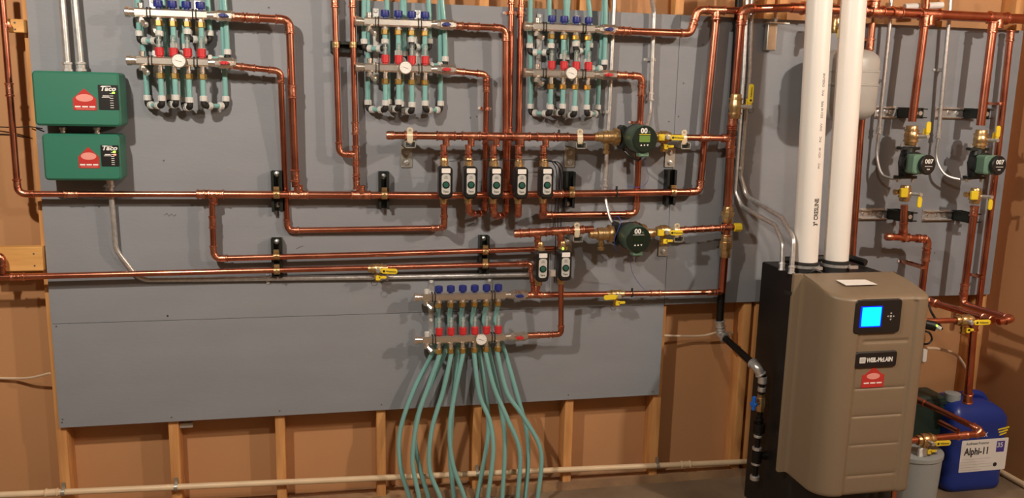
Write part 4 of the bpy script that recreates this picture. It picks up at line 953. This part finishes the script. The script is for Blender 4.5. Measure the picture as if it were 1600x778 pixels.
mb = MB(); mb.lathe(a+V((0, 0, H)), UP, [(0, .016), (.02, .016), (.021, .012), (.14, .012)], 12); mb.obj('nipple', 'brass', tank)
ball_valve('yellow lever valve glimpsed between the two white vent pipes', (1306, 40, .16), r=R1, L=.06, rot=rotY(PI/2), lev_len=.04, off=.03, text=False, drain=False)
for (x, y, lab) in ((1424, 10, 'left'), (1461, 8, 'right')):
    mb = MB(); mb.tube([PX(x-11, y+1, .06), PX(x+11, y, .06)], .014, 14); tag(mb.obj('pipe_marker', 'tag'), '%s white sleeve above the copper header at the top right' % lab, 'marker')

# ------------------------------------------------------------ things beside the boiler
def lathe_thing(name, label, cat, base, prof, m, n=32):
    root = thing(name, label, cat, base); mb = MB(); mb.lathe(base, UP, prof, n); mb.obj('body', m, root); return root
# jug
J = thing('chemical_jug', 'blue plastic jug with a white label on the floor right of the boiler', 'jug', (3.86, -.19, 0))
jx0, jx1, jd0, jd1 = 3.715, 4.012, .07, .30; cx = (jx0+jx1)/2; cy = -(jd0+jd1)/2; w, dpt = jx1-jx0, jd1-jd0
lay = [(0, .90, 0), (.012, .97, 0), (.03, 1, 0), (.045, .985, 0), (.30, .985, 0), (.315, 1, 0), (.345, .98, 0), (.375, .90, -.01), (.40, .72, -.02), (.415, .50, -.03)]
vs = []; m_ = 28
for z, s, sh in lay:
    for (u, v) in rrect(w*s, dpt*s, .04*s, 6): vs.append((cx+u+sh, cy+v, z))
n = len(rrect(1, 1, .1, 6)); mb = MB()
mb.add(vs, [(i*n+k, i*n+(k+1) % n, (i+1)*n+(k+1) % n, (i+1)*n+k) for i in range(len(lay)-1) for k in range(n)] + [tuple(range(n))[::-1], tuple((len(lay)-1)*n+k for k in range(n))])
jb = mb.obj('body', 'jug', J, angle=50)
mb = MB(); mb.tube(catmull([(cx-.02, cy, .395), (cx+.01, cy, .425), (cx+.07, cy, .415), (cx+.105, cy, .375)], 8), .018, 12); mb.obj('handle', 'jug', J)
mb = MB(); mb.lathe((cx-.095, cy-.02, .385), UP, [(0, .03), (.02, .03), (.021, .034), (.055, .034), (.058, .028)], 20); mb.obj('cap', 'bucket', J)
f = -jd1*1.0+.0015; lx = cx+.0; 
mb = MB(); a = PX(1504, 689, jd1); b = PX(1570, 733, jd1); lw, lh = b.x-a.x, a.z-b.z; lc = V(((a.x+b.x)/2, -jd1-.0005+.003, (a.z+b.z)/2)); lf = lc.y-.001
mb.prism(rrect(lw, lh, .004, 2), lc, Xa, Za, FR, .001); lab = mb.obj('label', 'tag', J)
lettering('Alphi-11', .046, 'ink', lab, (lc.x-lw*.16, lf, lc.z+lh*.04), bold=.03, squeeze=.82)
lettering('Antifreeze Protector', .0175, 'ink', lab, (lc.x-lw*.16, lf, lc.z+lh*.35), bold=.01, squeeze=.80)
g = MB(); g.prism(rrect(.042, .052, .002, 2), (lc.x+lw*.34, lf+.0002, lc.z+lh*.24), Xa, Za, FR, .0006); pb = g.obj('purple_square', 'purple', lab)
lettering('35', .032, 'white_ink', pb, (lc.x+lw*.33, lf-.0004, lc.z+lh*.22), bold=.02)
g = MB()
for q, t in enumerate((.62, .5, .7, .66, .45)): g.box((lc.x-lw*.46+lw*t/2, lf-.0001, lc.z-lh*.10-q*.013), (lw*t, .0004, .002))
g.obj('fine_print', 'greyp', lab, smooth=False)
g = MB(); g.prism(circ(.010, 16), (lc.x+lw*.27, lf, lc.z-lh*.32), Xa, Za, FR, .0006); g.obj('round_symbol', 'ink', lab)
lettering('FERNOX', .028, 'white_ink', jb, (lc.x-.04, lf, lc.z+lh*.5+.012), bold=.02, squeeze=.85)
g = MB(); c = V((lc.x+lw*.36, lf, lc.z+lh*.5+.028))
for q in range(3):
    z = .014-q*.013; wq = .030-.006*q; g.prism([(-wq, z-.004), (0, z), (wq, z+.006), (wq*.9, z+.013), (0, z+.008), (-wq, z+.003)], c, Xa, Za, FR, .0006)
g.obj('striped_emblem', 'yellow', jb)
lathe_thing('bucket', 'pale grey bucket on the floor tight against the boiler right side', 'bucket', V((3.37, -.47, 0)), [(0, .10), (.005, .108), (.30, .118), (.302, .122), (.318, .122), (.322, .112)], 'bucket')
root = thing('control_box', 'dark green box mounted between the boiler and the blue jug', 'box', PX(1448, 682, .25)); a = PX(1425, 622, .22); b = PX(1472, 682, .22)
mb = MB(); mb.prism(rrect(b.x-a.x, a.z-b.z, .015, 4), ((a.x+b.x)/2, -.10, (a.z+b.z)/2), Xa, Za, FR, .12, .01); mb.obj('housing', 'dgreen', root)
mb = MB(); mb.prism(rrect(b.x-a.x+.006, .02, .006, 3), ((a.x+b.x)/2, -.098, a.z-.03), Xa, Za, FR, .126, .002); mb.obj('lid_rim', 'dgreen', root)
mb = MB(); mb.lathe(((a.x+b.x)/2, -.16, 0), UP, [(0, .05), (.01, .05), (.012, .012), (b.z+.01, .012)], 12); mb.obj('stand', 'iron', root)
root = thing('power_plug', 'black cable connector with a green light beside the boiler', 'connector', PX(1450, 508, .5)); 
mb = MB(); mb.tube([PX(1445, 506, .5), PX(1462, 510, .52)], .020, 14); mb.obj('shell', 'blackp', root)
mb = MB(); mb.lathe(PX(1463.5, 508.5, .545), FR, [(0, .004), (.003, .004)], 10); mb.obj('light', 'ledg', root)
mb = MB(); mb.tube([PX(1462, 510, .52), PX(1470, 514, .53)], .009, 8); mb.obj('tip', 'white', root)
cable('black cable hanging beside the boiler screen', [(1437, 462, .13), (1450, 475, .25), (1455, 487, .45), (1463, 500, .5), (1472, 514, .5)], .005, 'wirek')
cable('black cable loop under the connector beside the boiler', [(1440, 516, .5), (1452, 520, .52), (1456, 530, .5), (1450, 537, .5), (1440, 537, .48)], .004, 'wirek')
cable('ivory hose curving behind the lever valve', [V((3.19, -.32, PX(1430, 544, .32).z)), (1443, 544, .3), (1470, 546, .28), (1492, 553, .25), (1503, 565, .22), (1510, 578, .2)], .0065, 'wirew', 'hose')
mb = MB(); mb.prism(rrect(.02, .055, .006, 3), PX(1443, 555, .45), Xa, Za, FR, .01, .002); tag(mb.obj('cable_tag', 'white'), 'white tag hanging beside the boiler badge', 'tag')
mb = MB(); mb.prism(rrect(.04, .06, .012, 3), PX(1440, 709, .55), Xa, Za, FR, .012, .003); tag(mb.obj('valve_tag', 'tag'), 'white tag hanging under the lowest yellow lever valve', 'tag')
mb = MB(); mb.tube([V((4.12, -.10, .014)), V((4.13, -1.0, .014))], .014, 14); tag(mb.obj('plastic_pipe', 'cpvc'), 'ivory pipe lying on the floor along the right wall', 'pipe')
for x, lab in ((1399, 'left'),):
    mb = MB(); mb.tube([PX(1399, 745, .60), V((PX(1399, 765, .60).x, -.60, 0.005))], .011, 12); tag(mb.obj('copper_pipe', 'copper'), 'copper pipe dropping to the floor under the boiler right corner', 'pipe')
mb = MB(); q = PX(1292, 662-0, -.06); q = PX(292, 662, -.06); mb.prism(rrect(.05, .02, .003, 2), q, Xa, Za, FR, .02, .002); tag(mb.obj('cable_staple', 'white'), 'small white cable clip under the plywood beside the second stud', 'clip')
cable('black ribbed cable lying across the top of the boiler cabinet', [V((2.86, -.20, 1.070)), V((2.95, -.235, 1.078)), V((3.06, -.23, 1.082)), V((3.15, -.215, 1.080)), V((3.19, -.30, 1.072))], .014, 'rubber', 'cable', True)
cable('thin black cable looped on the boiler cabinet top beside the conduits', [V((2.83, -.46, 1.060)), V((2.85, -.475, 1.085)), V((2.89, -.48, 1.066)), V((2.93, -.47, 1.070)), V((2.99, -.485, 1.064)), V((3.08, -.47, 1.072))], .005, 'wirek')
root = thing('brass_union', 'brass union on the thick riser just above the yellow cap link', 'fitting', PX(1138, 335, .08))
mb = MB(); a = PX(1138.5, 322, .08); b = PX(1135.5, 348, .077); ax = b-a; L = ax.length
mb.lathe(a, ax, [(0, .0195), (.004, .022), (L*.3, .022), (L*.31, .0275), (L*.6, .0275), (L*.61, .022), (L*.95, .022), (L, .0195)], 10); mb.obj('body', 'brass', root)
root = thing('brass_union', 'brass union on the thick riser just below the yellow cap link', 'fitting', PX(1134, 375, .07))
mb = MB(); a = PX(1134.8, 366, .073); b = PX(1133, 402, .068); ax = b-a; L = ax.length
mb.lathe(a, ax, [(0, .0195), (.004, .022), (L*.3, .022), (L*.31, .0275), (L*.6, .0275), (L*.61, .022), (L*.95, .022), (L, .0195)], 10); mb.obj('body', 'brass', root)
for x, y, d, r_, lab in ((873, 213.5, HD, R1, 'upper header left of the cream clamp'), (963, 301.3, DM, R1, 'main pipe below the upper digital pump'), (987, 459, .068, R34*1.05, 'return pipe right of its yellow lever valve')):
    q = PX(x, y, d); mb = MB(); mb.lathe(q-Xa*.003, Xa, [(0, r_*1.02), (.0005, r_*1.18), (.0055, r_*1.18), (.006, r_*1.02)], 16); mb.box(q+V((0, -.002, r_+.007)), (.007, .007, .012))
    tag(mb.obj('cable_tie', 'rubber'), 'black tie around the '+lab, 'tie')
